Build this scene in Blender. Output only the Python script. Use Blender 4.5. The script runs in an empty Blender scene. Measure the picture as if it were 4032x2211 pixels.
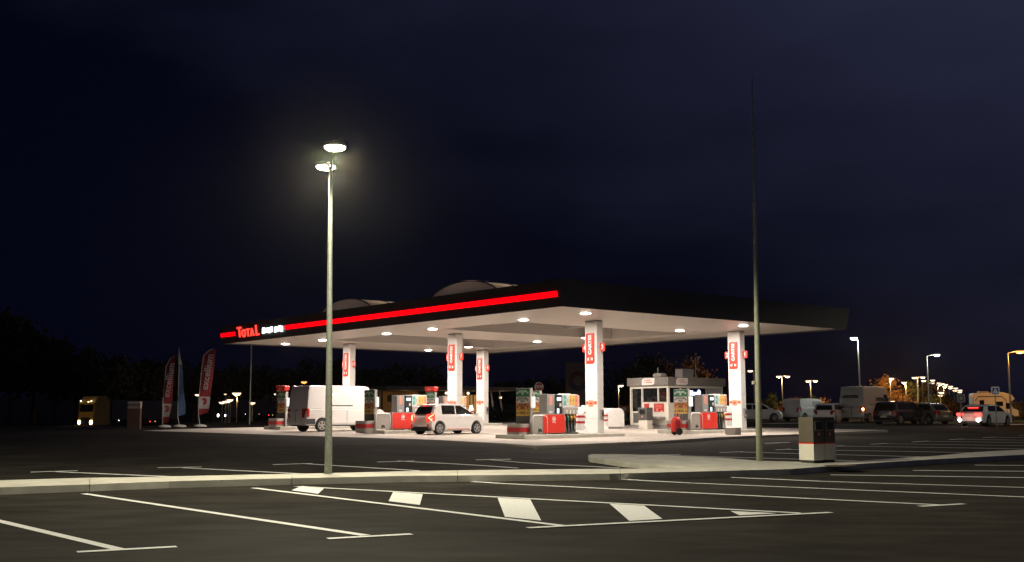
import bpy, bmesh, math, random
from mathutils import Vector, Matrix
R_ = math.radians
random.seed(7)
SC = bpy.context.scene
COL = SC.collection

# ------------------------------------------------------------------ camera
FPX, PITCH, ROLL = 4414.0, 0.1186, -0.0025
PW, PH = 4032.0, 2211.0
EYE = Vector((0, 0, 1.6))
cp, sp = math.cos(PITCH), math.sin(PITCH)
FW = Vector((0, cp, sp)); r0 = Vector((1, 0, 0)); u0 = r0.cross(FW)
RT = math.cos(ROLL) * r0 + math.sin(ROLL) * u0
UP = -math.sin(ROLL) * r0 + math.cos(ROLL) * u0
cam = bpy.data.cameras.new('camera'); camo = bpy.data.objects.new('camera', cam); COL.objects.link(camo)
cam.sensor_width = 36; cam.lens = 36 * FPX / PW; cam.clip_start = .1; cam.clip_end = 3000
m = Matrix((RT, UP, -FW)).transposed().to_4x4(); m.translation = EYE
camo.matrix_world = m; SC.camera = camo
# ------------------------------------------------------------------ sky, exposure
W = bpy.data.worlds.new('World'); SC.world = W; W.use_nodes = True
nt = W.node_tree; nt.nodes.clear(); L = nt.links.new
out = nt.nodes.new('ShaderNodeOutputWorld'); bg = nt.nodes.new('ShaderNodeBackground')
sky = nt.nodes.new('ShaderNodeTexSky'); sky.sky_type = 'NISHITA'; sky.sun_disc = False
sky.sun_elevation = R_(-4.0); sky.sun_rotation = R_(60)
tc = nt.nodes.new('ShaderNodeTexCoord'); mp = nt.nodes.new('ShaderNodeMapping'); mp.inputs['Scale'].default_value = (1.6, 1.6, 5.0)
nz = nt.nodes.new('ShaderNodeTexNoise'); nz.inputs['Scale'].default_value = 1.7; nz.inputs['Detail'].default_value = 5; nz.inputs['Roughness'].default_value = .55
cr_ = nt.nodes.new('ShaderNodeValToRGB'); e = cr_.color_ramp.elements
e[0].position = .0; e[0].color = (.0010, .0014, .0062, 1); e[1].position = 1.0; e[1].color = (.0180, .0196, .0440, 1)
mx = nt.nodes.new('ShaderNodeMix'); mx.data_type = 'RGBA'; mx.blend_type = 'ADD'; mx.inputs['Factor'].default_value = .008
L(tc.outputs['Generated'], mp.inputs['Vector']); L(mp.outputs['Vector'], nz.inputs['Vector']); 
sx = nt.nodes.new('ShaderNodeSeparateXYZ'); L(tc.outputs['Generated'], sx.inputs['Vector'])
def madd(a, k, b=None, c=0.0):
    n_ = nt.nodes.new('ShaderNodeMath'); n_.operation = 'MULTIPLY_ADD'; n_.inputs[1].default_value = k; n_.inputs[2].default_value = c; L(a, n_.inputs[0])
    if b is not None: L(b, n_.inputs[2])
    return n_.outputs[0]
mb_ = madd(sx.outputs['Z'], 2.5, madd(sx.outputs['X'], 1.1, madd(nz.outputs['Fac'], .75, None, -.375 - .40)))
L(mb_, cr_.inputs['Fac'])
L(cr_.outputs['Color'], mx.inputs['A']); L(sky.outputs['Color'], mx.inputs['B']); L(mx.outputs['Result'], bg.inputs['Color'])
bg.inputs['Strength'].default_value = 1.0; L(bg.outputs['Background'], out.inputs['Surface'])
SC.view_settings.view_transform = 'Standard'; SC.view_settings.look = 'None'
SC.view_settings.exposure = 0; SC.view_settings.gamma = 1
SC.render.engine = 'CYCLES'; SC.cycles.use_denoising = True
SC.cycles.max_bounces = 6; SC.cycles.diffuse_bounces = 4; SC.cycles.glossy_bounces = 3; SC.cycles.sample_clamp_indirect = 4
SC.cycles.caustics_reflective = False; SC.cycles.caustics_refractive = False

# ------------------------------------------------------------------ ground shape and rays
def sm(a, b, x):
    t = min(1, max(0, (x - a) / (b - a))); return t * t * (3 - 2 * t)
def F(x, y): return .48 + .0135 * (y - 42)                       # forecourt slab
def G(x, y):                                                     # tarmac and land
    rise = .35 + .122 * sm(1.2, -1.2, x)
    if y < 27: z = 0
    elif y < 41.5: z = rise * sm(25.5, 43, y) if False else rise * (y - 27) / 14.5
    else: z = rise + .0135 * (min(y, 110) - 41.5)
    z -= sm(-20, -30, x) * sm(72, 100, y) * .85
    return z
def ray(px, py):
    d = FW + (px - PW / 2) / FPX * RT + (PH / 2 - py) / FPX * UP
    return d / d.y
def at(px, py, y): return EYE + ray(px, py) * y
def gp(px, py, off=0.0, fn=G, y0=4.0, y1=260.0):
    d = ray(px, py); a = y0; f = lambda y: (EYE + d * y).z - fn((EYE + d * y).x, y) - off
    st = .5; va = f(a)
    while a < y1:
        b = a + st; vb = f(b)
        if va * vb <= 0:
            for _ in range(40):
                m_ = (a + b) / 2
                if f(m_) * va > 0: a = m_
                else: b = m_
            return EYE + d * a
        a, va = b, vb
    return EYE + d * y1
def gx(px, y, fn=G):                                             # ground point in image column px at depth y
    d = ray(px, 1632); p = EYE + d * y; return Vector((p.x, y, fn(p.x, y)))
# canopy frame
YAW = .7001
N0 = Vector((1.9992, 44.9095, 6.0)); CL1, CL2 = 19.909, 30.412
A0, B0, PA, PB = 6.1236, 4.2619, 10.4841, 10.7524
E1 = Vector((math.cos(YAW), math.sin(YAW), 0)); E2 = Vector((-math.sin(YAW), math.cos(YAW), 0))
def ab(a, b, z=0.0): p = N0 + a * E1 + b * E2; return Vector((p.x, p.y, z))
def fab(a, b): p = ab(a, b); p.z = F(p.x, p.y); return p

# ------------------------------------------------------------------ materials
MATS = {}
def mat(name, col, rough=.6, metal=0.0, var=.12, scale=6.0, bump=0.0, coat=0.0, spec=.5):
    if name in MATS: return MATS[name]
    m = bpy.data.materials.new(name); m.use_nodes = True; n = m.node_tree; b = n.nodes['Principled BSDF']
    b.inputs['Roughness'].default_value = rough; b.inputs['Metallic'].default_value = metal
    b.inputs['Coat Weight'].default_value = coat; b.inputs['Specular IOR Level'].default_value = spec
    t = n.nodes.new('ShaderNodeTexCoord'); z = n.nodes.new('ShaderNodeTexNoise'); z.inputs['Scale'].default_value = scale; z.inputs['Detail'].default_value = 4
    r = n.nodes.new('ShaderNodeValToRGB'); e = r.color_ramp.elements
    e[0].position = .3; e[1].position = .7
    e[0].color = tuple(c * (1 - var) for c in col[:3]) + (1,); e[1].color = tuple(min(1, c * (1 + var)) for c in col[:3]) + (1,)
    n.links.new(t.outputs['Object'], z.inputs['Vector']); n.links.new(z.outputs['Fac'], r.inputs['Fac']); n.links.new(r.outputs['Color'], b.inputs['Base Color'])
    if bump:
        z2 = n.nodes.new('ShaderNodeTexNoise'); z2.inputs['Scale'].default_value = scale * 12; z2.inputs['Detail'].default_value = 3
        bp = n.nodes.new('ShaderNodeBump'); bp.inputs['Strength'].default_value = bump; bp.inputs['Distance'].default_value = .01
        n.links.new(t.outputs['Object'], z2.inputs['Vector']); n.links.new(z2.outputs['Fac'], bp.inputs['Height']); n.links.new(bp.outputs['Normal'], b.inputs['Normal'])
    MATS[name] = m; return m
def emit(name, col, strength):
    if name in MATS: return MATS[name]
    m = bpy.data.materials.new(name); m.use_nodes = True; b = m.node_tree.nodes['Principled BSDF']
    b.inputs['Base Color'].default_value = tuple(min(.8, c) for c in col[:3]) + (1,)
    b.inputs['Emission Color'].default_value = tuple(col[:3]) + (1,); b.inputs['Emission Strength'].default_value = strength
    MATS[name] = m; return m
def asphalt():
    m = bpy.data.materials.new('asphalt'); m.use_nodes = True; n = m.node_tree; b = n.nodes['Principled BSDF']
    t = n.nodes.new('ShaderNodeTexCoord')
    z1 = n.nodes.new('ShaderNodeTexNoise'); z1.inputs['Scale'].default_value = .35; z1.inputs['Detail'].default_value = 6
    z2 = n.nodes.new('ShaderNodeTexNoise'); z2.inputs['Scale'].default_value = 70; z2.inputs['Detail'].default_value = 2
    mp = n.nodes.new('ShaderNodeMapping'); mp.inputs['Rotation'].default_value = (0, 0, -.5); mp.inputs['Scale'].default_value = (.7, 1.5, 1)
    z3 = n.nodes.new('ShaderNodeTexNoise'); z3.inputs['Scale'].default_value = 1.1; z3.inputs['Detail'].default_value = 5
    n.links.new(t.outputs['Object'], mp.inputs['Vector']); n.links.new(mp.outputs['Vector'], z3.inputs['Vector'])
    for z in (z1, z2): n.links.new(t.outputs['Object'], z.inputs['Vector'])
    a1 = n.nodes.new('ShaderNodeMath'); a1.operation = 'MULTIPLY_ADD'; a1.inputs[1].default_value = .55; 
    n.links.new(z1.outputs['Fac'], a1.inputs[0]); n.links.new(z2.outputs['Fac'], a1.inputs[2])
    a2 = n.nodes.new('ShaderNodeMath'); a2.operation = 'MULTIPLY_ADD'; a2.inputs[1].default_value = .62
    n.links.new(z3.outputs['Fac'], a2.inputs[0]); n.links.new(a1.outputs[0], a2.inputs[2])
    r = n.nodes.new('ShaderNodeValToRGB'); e = r.color_ramp.elements
    e[0].position = .72; e[0].color = (.0175, .0158, .0136, 1); e[1].position = 1.32 / 1.0 if False else 1.0; e[1].color = (.047, .0428, .0365, 1)
    mr = n.nodes.new('ShaderNodeMath'); mr.operation = 'MULTIPLY'; mr.inputs[1].default_value = .78
    n.links.new(a2.outputs[0], mr.inputs[0]); n.links.new(mr.outputs[0], r.inputs['Fac']); n.links.new(r.outputs['Color'], b.inputs['Base Color'])
    b.inputs['Roughness'].default_value = .9; b.inputs['Specular IOR Level'].default_value = .03
    bp = n.nodes.new('ShaderNodeBump'); bp.inputs['Strength'].default_value = .35; bp.inputs['Distance'].default_value = .012
    n.links.new(z2.outputs['Fac'], bp.inputs['Height']); n.links.new(bp.outputs['Normal'], b.inputs['Normal'])
    return m
M_ASPH = asphalt()
M_PAINT = mat('road_paint', (.74, .74, .72), .7, var=.13, scale=22, bump=.1)
M_KERB = mat('kerb_concrete', (.52, .50, .435), .85, var=.16, scale=2.2, bump=.25)
M_CONC = mat('forecourt_concrete', (.39, .345, .30), .8, var=.14, scale=.8, bump=.12)
M_WHITE = mat('white_cladding', (.72, .70, .68), .38, var=.03, scale=2)
M_SOFFIT = mat('soffit_panel', (.62, .575, .53), .4, var=.04, scale=.7)
M_FASCIA = mat('dark_fascia', (.068, .062, .057), .5, var=.1, scale=1)
M_RED = mat('red_panel', (.68, .035, .022), .4, var=.05, scale=3)
M_RED2 = mat('deep_red_paint', (.42, .018, .02), .5, var=.12, scale=5)
M_GREY = mat('mid_grey_metal', (.26, .25, .245), .45, var=.08)
M_DGREY = mat('dark_grey_metal', (.085, .08, .078), .5, var=.1)
M_BEIGE = mat('warm_grey_panel', (.34, .315, .285), .55, var=.08)
M_BLACK = mat('black_rubber', (.018, .018, .019), .65, var=.2)
M_GALV = mat('galvanised_steel', (.30, .32, .27), .5, .2, var=.2, scale=14)
M_CREAM = mat('cream_paint', (.62, .59, .52), .55, var=.06)
M_GLASS = mat('dark_glass', (.010, .010, .011), .05, var=.1, spec=.3)
M_GREEN = mat('green_panel', (.02, .19, .085), .45, var=.08)
M_ORANGE = mat('orange_panel', (.58, .22, .07), .45, var=.08)
M_YELLOW = mat('yellow_panel', (.68, .43, .09), .45, var=.08)
M_TEAL = mat('teal_panel', (.11, .40, .38), .45, var=.08)
M_PINK = mat('salmon_panel', (.72, .27, .18), .45, var=.08)
M_PALE = mat('pale_panel', (.6, .59, .56), .45, var=.05)
M_INK = mat('black_lettering', (.02, .02, .02), .6)
M_LETW = mat('white_lettering', (.78, .77, .75), .5, var=.03)
M_TYRE = mat('tyre', (.017, .017, .018), .8, var=.2)
M_RIM = mat('alloy_rim', (.38, .38, .38), .35, .7, var=.1)
M_CARW = mat('white_car_paint', (.74, .72, .70), .22, var=.02, coat=.6)
M_VANW = mat('white_van_paint', (.62, .60, .58), .32, var=.03, coat=.4)
M_CARD = mat('dark_car_paint', (.018, .02, .028), .22, var=.1, coat=.6)
M_CARG = mat('grey_car_paint', (.15, .15, .13), .35, .1, var=.1, coat=.5)
M_TRIM = mat('black_plastic_trim', (.025, .025, .026), .55, var=.15)
M_PLATE = mat('number_plate', (.65, .62, .5), .5, var=.05)
M_BARK = mat('bark', (.06, .045, .032), .9, var=.3, scale=10)
M_GRASS = mat('grass', (.035, .06, .02), .9, var=.4, scale=5, bump=.4)
M_BLUE = mat('blue_panel', (.02, .05, .32), .45, var=.08)
E_REDTUBE = emit('red_light_strip', (1, .0, .004), 1.35)
E_REDLET = emit('red_lit_letter', (1, .045, .03), 2.2)
E_WHITELET = emit('white_lit_letter', (.86, 1, .98), 4)
E_CANOPY = emit('canopy_lamp_lens', (1, .90, .80), 30)
E_POLE = emit('pole_lamp_lens', (1, .93, .62), 22)
E_SODIUM = emit('sodium_lamp_lens', (1, .42, .09), 2.4)
E_PINKLAMP = emit('warm_lamp_lens', (1, .74, .50), 2.2)
E_COOL = emit('cool_lamp_lens', (.9, 1, .9), 5)
E_TAIL = emit('tail_light_lens', (1, .035, .02), 1.5); E_GUIDE = emit('light_guide', (1, .50, .22), 4)
M_TAILD = mat('unlit_tail_light', (.35, .015, .012), .2)
E_BRAKE = emit('brake_light_lens', (1, .03, .02), 9)
E_HEAD = emit('head_light_lens', (1, .93, .82), 30)
E_AMBER = emit('amber_marker_lens', (1, .55, .2), 8)
E_SCREEN = emit('lit_screen', (.65, .9, 1), 1.6)
E_BLUESIGN = emit('blue_lit_sign', (.45, .55, 1), 2.2)
E_WINDOW = emit('lit_interior', (1, .52, .17), .22)

# ------------------------------------------------------------------ mesh helpers
class MB:
    def __init__(s): s.v = []; s.f = []; s.mi = []; s.ms = []; s.cur = 0
    def mat(s, m):
        if m not in s.ms: s.ms.append(m)
        s.cur = s.ms.index(m); return s
    def add(s, vs, fs):
        o = len(s.v); s.v += [Vector(v) for v in vs]
        for f in fs: s.f.append([o + i for i in f]); s.mi.append(s.cur)
        return s
    def box(s, x0, x1, y0, y1, z0, z1, mtx=None):
        vs = [Vector((x, y, z)) for z in (z0, z1) for y in (y0, y1) for x in (x0, x1)]
        if mtx: vs = [mtx @ v for v in vs]
        return s.add(vs, [(0, 2, 3, 1), (4, 5, 7, 6), (0, 1, 5, 4), (2, 6, 7, 3), (0, 4, 6, 2), (1, 3, 7, 5)])
    def quad(s, a, b, c, d): return s.add([a, b, c, d], [(0, 1, 2, 3)])
    def prism(s, poly, fn, axis='z'):                            # poly 2d, fn(p, k) -> 3d for k = 0, 1
        n = len(poly); vs = [fn(p, 0) for p in poly] + [fn(p, 1) for p in poly]
        return s.add(vs, [list(range(n))[::-1], list(range(n, 2 * n))] + [(i, (i + 1) % n, n + (i + 1) % n, n + i) for i in range(n)])
    def zprism(s, poly, z0, z1): return s.prism(poly, lambda p, k: (p[0], p[1], z1 if k else z0))
    def yprism(s, poly, y0, y1): return s.prism(poly, lambda p, k: (p[0], y1 if k else y0, p[1]))
    def xprism(s, poly, x0, x1): return s.prism(poly, lambda p, k: (x1 if k else x0, p[0], p[1]))
    def tube(s, pts, rad, n=8, cap=True):
        pts = [Vector(p) for p in pts]; rs = rad if isinstance(rad, (list, tuple)) else [rad] * len(pts)
        rings = []; prev = None
        for i, p in enumerate(pts):
            t = (pts[min(i + 1, len(pts) - 1)] - pts[max(i - 1, 0)]).normalized()
            a = Vector((0, 0, 1)) if abs(t.z) < .9 else Vector((1, 0, 0))
            if prev is not None: a = prev
            u = (a - t * a.dot(t)).normalized(); w = t.cross(u); prev = u
            rings.append([p + (u * math.cos(k * 2 * math.pi / n) + w * math.sin(k * 2 * math.pi / n)) * rs[i] for k in range(n)])
        vs = [v for r in rings for v in r]; fs = []
        for i in range(len(rings) - 1):
            for k in range(n): fs.append((i * n + k, i * n + (k + 1) % n, (i + 1) * n + (k + 1) % n, (i + 1) * n + k))
        if cap: fs += [list(range(n))[::-1], [(len(rings) - 1) * n + k for k in range(n)]]
        return s.add(vs, fs)
    def lathe(s, prof, c=(0, 0, 0), n=16, axis='z', cap=True):              # prof (r, h)
        c = Vector(c); vs = []
        for r, h in prof:
            for k in range(n):
                a = 2 * math.pi * k / n; x, y = r * math.cos(a), r * math.sin(a)
                vs.append(c + (Vector((x, y, h)) if axis == 'z' else Vector((x, h, y)) if axis == 'y' else Vector((h, x, y))))
        fs = []
        for i in range(len(prof) - 1):
            for k in range(n): fs.append((i * n + k, i * n + (k + 1) % n, (i + 1) * n + (k + 1) % n, (i + 1) * n + k))
        if cap: fs += [list(range(n))[::-1], [(len(prof) - 1) * n + k for k in range(n)]]
        return s.add(vs, fs)
    def build(s, name, m=None, parent=None, bevel=0, smooth=False, seg=2):
        me = bpy.data.meshes.new(name); me.from_pydata([tuple(v) for v in s.v], [], s.f)
        ms = s.ms or [m]
        for x in ms: me.materials.append(x)
        if s.ms:
            for p, i in zip(me.polygons, s.mi): p.material_index = i
        bm = bmesh.new(); bm.from_mesh(me); bmesh.ops.recalc_face_normals(bm, faces=bm.faces); bm.to_mesh(me); bm.free()
        if smooth:
            for p in me.polygons: p.use_smooth = True
        me.update()
        o = bpy.data.objects.new(name, me); COL.objects.link(o)
        if parent: o.parent = parent
        if bevel:
            b = o.modifiers.new('bevel', 'BEVEL'); b.width = bevel; b.segments = seg; b.limit_method = 'ANGLE'; b.angle_limit = R_(35)
        return o
def bx(name, m, parent, *d, bevel=0, mtx=None): return MB().box(*d, mtx=mtx).build(name, m, parent, bevel=bevel)
def tag(o, label=None, cat=None, group=None, kind=None):
    if label: o['label'] = label
    if cat: o['category'] = cat
    if group: o['group'] = group
    if kind: o['kind'] = kind
    return o
def thing(name, label, cat, loc=(0, 0, 0), rz=0.0, group=None):
    o = bpy.data.objects.new(name, None); COL.objects.link(o); o.location = loc; o.rotation_euler = (0, 0, rz); o.empty_display_size = .2
    return tag(o, label, cat, group)
def kids(o): return [c for c in bpy.data.objects if c.parent == o]
def copy_tree(o, parent=None):
    c = o.copy(); COL.objects.link(c); c.parent = parent
    for ch in kids(o): copy_tree(ch, c)
    return c
def dup(o, label, loc=None, rz=None, group=None):
    c = copy_tree(o); c['label'] = label
    if loc is not None: c.location = loc
    if rz is not None: c.rotation_euler = (0, 0, rz)
    if group: c['group'] = group
    return c
def text(name, body, size, m, parent, origin, right, up, extrude=.006, align='CENTER', sx=1.0, bold=0.0, spacing=1.0):
    cu = bpy.data.curves.new(name, 'FONT'); cu.body = body; cu.size = size; cu.extrude = extrude; cu.align_x = align; cu.align_y = 'CENTER'
    cu.offset = bold; cu.space_character = spacing; cu.resolution_u = 3
    t = bpy.data.objects.new(name, cu); COL.objects.link(t); bpy.context.view_layer.update()
    me = bpy.data.meshes.new_from_object(t); bpy.data.objects.remove(t)
    me.materials.clear(); me.materials.append(m)
    rr = Vector(right).normalized(); uu = Vector(up).normalized(); nn = rr.cross(uu)
    mm = Matrix((rr * sx, uu, nn)).transposed().to_4x4(); mm.translation = Vector(origin)
    me.transform(mm)
    o = bpy.data.objects.new(name, me); COL.objects.link(o); o.parent = parent
    return o
def area(name, loc, size, power, col, direction=(0, 0, -1), shape='DISK', spread=180, parent=None):
    l = bpy.data.lights.new(name, 'AREA'); l.shape = shape; l.size = size; l.energy = power; l.color = col; l.spread = R_(spread)
    o = bpy.data.objects.new(name, l); COL.objects.link(o); o.location = loc
    o.rotation_euler = Vector(direction).to_track_quat('-Z', 'Y').to_euler()
    if parent: o.parent = parent
    return o
def street_light(l, fwd=None):                                             # wide throwing lantern: weak straight down, strong towards the sides, nothing upwards
    l.use_nodes = True; n = l.node_tree; em = n.nodes['Emission']; t = n.nodes.new('ShaderNodeTexCoord'); s = n.nodes.new('ShaderNodeSeparateXYZ'); n.links.new(t.outputs['Normal'], s.inputs['Vector'])
    c = n.nodes.new('ShaderNodeMath'); c.operation = 'MULTIPLY'; c.inputs[1].default_value = -1; c.use_clamp = True; n.links.new(s.outputs['Z'], c.inputs[0])
    r = n.nodes.new('ShaderNodeMapRange'); r.interpolation_type = 'SMOOTHSTEP'; r.inputs['From Min'].default_value = .13; r.inputs['From Max'].default_value = .40; n.links.new(c.outputs[0], r.inputs['Value'])
    a = n.nodes.new('ShaderNodeMath'); a.operation = 'ADD'; a.inputs[1].default_value = .12; n.links.new(c.outputs[0], a.inputs[0])
    p = n.nodes.new('ShaderNodeMath'); p.operation = 'POWER'; p.inputs[1].default_value = -1.55; n.links.new(a.outputs[0], p.inputs[0])
    q = n.nodes.new('ShaderNodeMath'); q.operation = 'MULTIPLY'; n.links.new(p.outputs[0], q.inputs[0]); n.links.new(r.outputs[0], q.inputs[1]); o = q
    if fwd:                                                      # forward throwing head: little light behind it
        g = n.nodes.new('ShaderNodeMapRange'); g.interpolation_type = 'SMOOTHSTEP'; g.inputs['From Min'].default_value = fwd[0]; g.inputs['From Max'].default_value = fwd[1]; g.inputs['To Min'].default_value = 1.0; g.inputs['To Max'].default_value = .12
        n.links.new(s.outputs['Y'], g.inputs['Value']); o = n.nodes.new('ShaderNodeMath'); o.operation = 'MULTIPLY'; n.links.new(q.outputs[0], o.inputs[0]); n.links.new(g.outputs[0], o.inputs[1])
    n.links.new(o.outputs[0], em.inputs['Strength'])
def point(name, loc, power, col, rad=.15, parent=None, wide=False, fwd=None):
    l = bpy.data.lights.new(name, 'POINT'); l.energy = power; l.color = col; l.shadow_soft_size = rad
    if wide: street_light(l, fwd)
    o = bpy.data.objects.new(name, l); COL.objects.link(o); o.location = loc
    if parent: o.parent = parent
    return o

# ------------------------------------------------------------------ ground sheet
def lin(a, b, n): return [a + (b - a) * i / n for i in range(n + 1)]
xs = [-900, -500, -250, -150, -100, -80, -60, -50] + lin(-42, 42, 70) + [50, 60, 80, 100, 150, 250, 500, 900]
ys = [-60, -30, -10, 0, 5, 10, 15, 20, 25] + lin(27, 45, 24) + lin(47, 115, 34) + [125, 140, 160, 200, 260, 400, 700, 1200]
vs = [(x, y, G(x, y)) for y in ys for x in xs]; nx = len(xs)
fs = [(j * nx + i, j * nx + i + 1, (j + 1) * nx + i + 1, (j + 1) * nx + i) for j in range(len(ys) - 1) for i in range(nx - 1)]
tag(MB().add(vs, fs).build('ground', M_ASPH), kind='structure')

# ------------------------------------------------------------------ painted bay lines
def stripe(p, q, w=.155, mb=None, off=.008, n=None):
    p, q = Vector(p), Vector(q); d = (q - p); d.z = 0; ln = d.length; d.normalize(); s = Vector((-d.y, d.x, 0)) * w / 2
    n = n or max(2, int(ln / 1.0)); vs = []
    for i in range(n + 1):
        c = p.lerp(q, i / n)
        for t in (s, -s):
            v = c + t; v.z = G(v.x, v.y) + off; vs.append(v)
    mb.add(vs, [(2 * i, 2 * i + 1, 2 * i + 3, 2 * i + 2) for i in range(n)])
mb = MB()
LINES = [(( -260, 1989), (477, 2163)), ((303, 2172), (695, 2151)), ((330, 1942), (1440, 2107)), ((1290, 2120), (1620, 2102)),
 ((1000, 1920), (2220, 2070)), ((2078, 2078), (3272, 2017)), ((1165, 1914), (3150, 2020)), ((1859, 1894), (3720, 1987)), ((3622, 1992), (3795, 1982)),
 ((2417, 1883), (4500, 1975)), ((2879, 1878), (4500, 1932)), ((3270, 1868), (4500, 1886)), ((3595, 1851), (4500, 1858)), ((3839, 1830), (4500, 1835)),
 ((219, 1855), (700, 1876)), ((121, 1857), (305, 1851)), ((720, 1840), (1215, 1865)), ((621, 1840), (793, 1837)), ((1197, 1824), (1650, 1852)), ((1074, 1828), (1231, 1823)),
 ((1565, 1813.5), (2040, 1842)), ((1485, 1817), (1632, 1812.5)), ((1930, 1808), (2440, 1840)), ((1874, 1809), (2010, 1806)),
 ((2590, 1790), (3440, 1815)), ((2501, 1791), (2681, 1787.5)), ((2916, 1778), (3620, 1797)), ((2834, 1780.5), (2924, 1777)), ((3100, 1767), (3880, 1781)), ((3055, 1769), (3112, 1766)),
 ((3310, 1754), (4300, 1771)), ((3254, 1757), (3319, 1753)), ((3487, 1745), (4300, 1757)), ((3428, 1747.5), (3491, 1744)), ((3648, 1735.5), (4300, 1745)), ((3591, 1738), (3652, 1734)),
 ((3790, 1727), (4300, 1735)), ((3738, 1729), (3793, 1726)), ((3915, 1719.5), (4300, 1724.5)), ((3871, 1721), (3918, 1719)), ((4010, 1712), (4300, 1716)), ((3010, 1744), (3110, 1740))]
for i, (p, q) in enumerate(LINES): stripe(gp(*p), gp(*q), mb=mb, off=.006 + .0012 * (i % 7))
mb2 = MB()
for quad in [((1190, 1911), (1276, 1921), (1252, 1942), (1148, 1928)), ((1548, 1935.5), (1665, 1943), (1653, 1986), (1530, 1971)),
             ((1959, 1957.5), (2088, 1964.5), (2131, 2047.5), (1988, 2033)), ((2400, 1981), (2536, 1989), (2608, 2041), (2478, 2049)), ((2876, 2010), (3061, 2019), (2912, 2027))]:
    vs = [gp(*p) for p in quad]
    for v in vs: v.z += .005
    mb2.add(vs, [tuple(range(len(vs)))])
tag(mb.build('road_marking', M_PAINT), kind='structure'); tag(mb2.build('road_marking', M_PAINT), kind='structure')

# ------------------------------------------------------------------ kerbed islands of the car park
def kerb_island(name, top, h=.15):
    pts = [gp(*p, off=h) for p in top]; n = len(pts); mb = MB()
    cut = [v.copy() for v in pts]
    for v, p in zip(cut, pts): v.z = p.z - h - .25
    mb.add(pts, [tuple(range(n))]); mb.add(pts + cut, [(i, (i + 1) % n, n + (i + 1) % n, n + i) for i in range(n)])
    o = mb.build(name, M_KERB, bevel=.02); tag(o, kind='structure'); return o
kerb_island('kerb_island', [(-300, 1893), (0, 1888), (350, 1878), (650, 1875), (1017, 1865), (1283, 1860), (1643, 1851), (2016, 1846), (2500, 1842), (2737, 1839),
    (2600, 1826), (2450, 1815), (2322, 1797), (2316, 1790), (2330, 1785), (2440, 1785), (2640, 1791), (2840, 1799), (2990, 1811), (3250, 1818), (3385, 1811), (3503, 1804), (3581, 1798), (3683, 1792), (3840, 1777), (4032, 1767), (4400, 1752),
    (4500, 1765), (4032, 1787), (3660, 1806), (3346, 1826), (3110, 1844), (2800, 1852), (2400, 1862), (2016, 1867), (1580, 1871), (1290, 1877), (1017, 1883), (665, 1892), (352, 1904), (0, 1916), (-320, 1926)][::-1])
# kerb joints: thin grooves of darker mortar standing proud by 2 mm
mbj = MB()
for px, py0, py1 in [(352, 1881, 1904.5), (1148, 1864, 1880.5), (1800, 1850, 1869.5), (2440, 1843, 1861.5)]:
    a = gp(px, py0, off=.152); b = gp(px + 2, py1, off=.152); s = Vector((.007, 0, 0))
    mbj.quad(a - s, a + s, b + s, b - s)
    c = b.copy(); c.z -= .15; n_ = Vector((.0, -.004, 0)); mbj.quad(b - s + n_, b + s + n_, c + s + n_, c - s + n_)
tag(mbj.build('kerb_joint', M_DGREY), kind='structure')
# drain cover on the island
dc = gp(3310, 1832, off=.15); tag(MB().lathe([(.42, 0), (.42, .012), (.36, .014)], dc, 24).build('drain_cover', M_BARK), 'round rusty brown drain cover lying beside the twin bins', 'drain cover')

# ------------------------------------------------------------------ forecourt
front = [(2113, 1752), (2354, 1743), (2600, 1733), (2830, 1718), (2976, 1712), (3100, 1708), (3300, 1699), (3440, 1693), (3497, 1690)]
left = [(2000, 1744), (1704, 1728), (1400, 1719), (1000, 1706), (720, 1697), (560, 1693)]
pf = [gp(*p, fn=F) for p in front]; pl = [gp(*p, fn=F) for p in left]
back = [fab(24, 16), fab(24, 31.5), fab(-1.5, 31.5), fab(-3.0, 30.0)]
poly = [pl[-1]] + [fab(-2.5, 27.5)][:0] + []
outline = pf + back[0:2] + [fab(10, 32.5)] + back[2:3] + pl[::-1][0:]
n = len(outline); low = [Vector((v.x, v.y, v.z - .5)) for v in outline]
mb = MB(); mb.add(outline, [tuple(range(n))]); mb.add(outline + low, [(i, (i + 1) % n, n + (i + 1) % n, n + i) for i in range(n)])
tag(mb.build('forecourt', M_CONC), kind='structure')
# slab joints in the concrete
mbj = MB()
for a in (-2, 4, 10, 16, 22):
    p, q = fab(a, 0.5 if a > 3 else 6), fab(a, 31); s = E1 * .012
    for v in (p, q): v.z += .004
    mbj.quad(p - s, p + s, q + s, q - s)
for b in (4.8, 10.2, 15.6, 21, 26.4):
    p, q = fab(-2, b), fab(23, b); s = E2 * .012
    for v in (p, q): v.z += .0065
    mbj.quad(p - s, p + s, q + s, q - s)
tag(mbj.build('slab_joint', M_BEIGE), kind='structure')
# ------------------------------------------------------------------ grass verge behind the station
def sheet(name, m, pts, off, kind='structure'):
    bm = bmesh.new(); vs = [bm.verts.new((p[0], p[1], 0)) for p in pts]; bm.faces.new(vs)
    bmesh.ops.subdivide_edges(bm, edges=bm.edges, cuts=8, use_grid_fill=True); bmesh.ops.triangulate(bm, faces=bm.faces)
    for v in bm.verts: v.co.z = G(v.co.x, v.co.y) + off
    me = bpy.data.meshes.new(name); bm.to_mesh(me); bm.free(); me.materials.append(m)
    o = bpy.data.objects.new(name, me); COL.objects.link(o); return tag(o, kind=kind)
vA, vB = fab(-3, 33.2), fab(27, 33.4)
sheet('grass_verge', M_GRASS, [(vA.x - 16, vA.y - 6), (vA.x, vA.y), (vB.x, vB.y), (vB.x + 6, vB.y + 14), (vA.x, vA.y + 26), (vA.x - 26, vA.y + 12)], .03)

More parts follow.
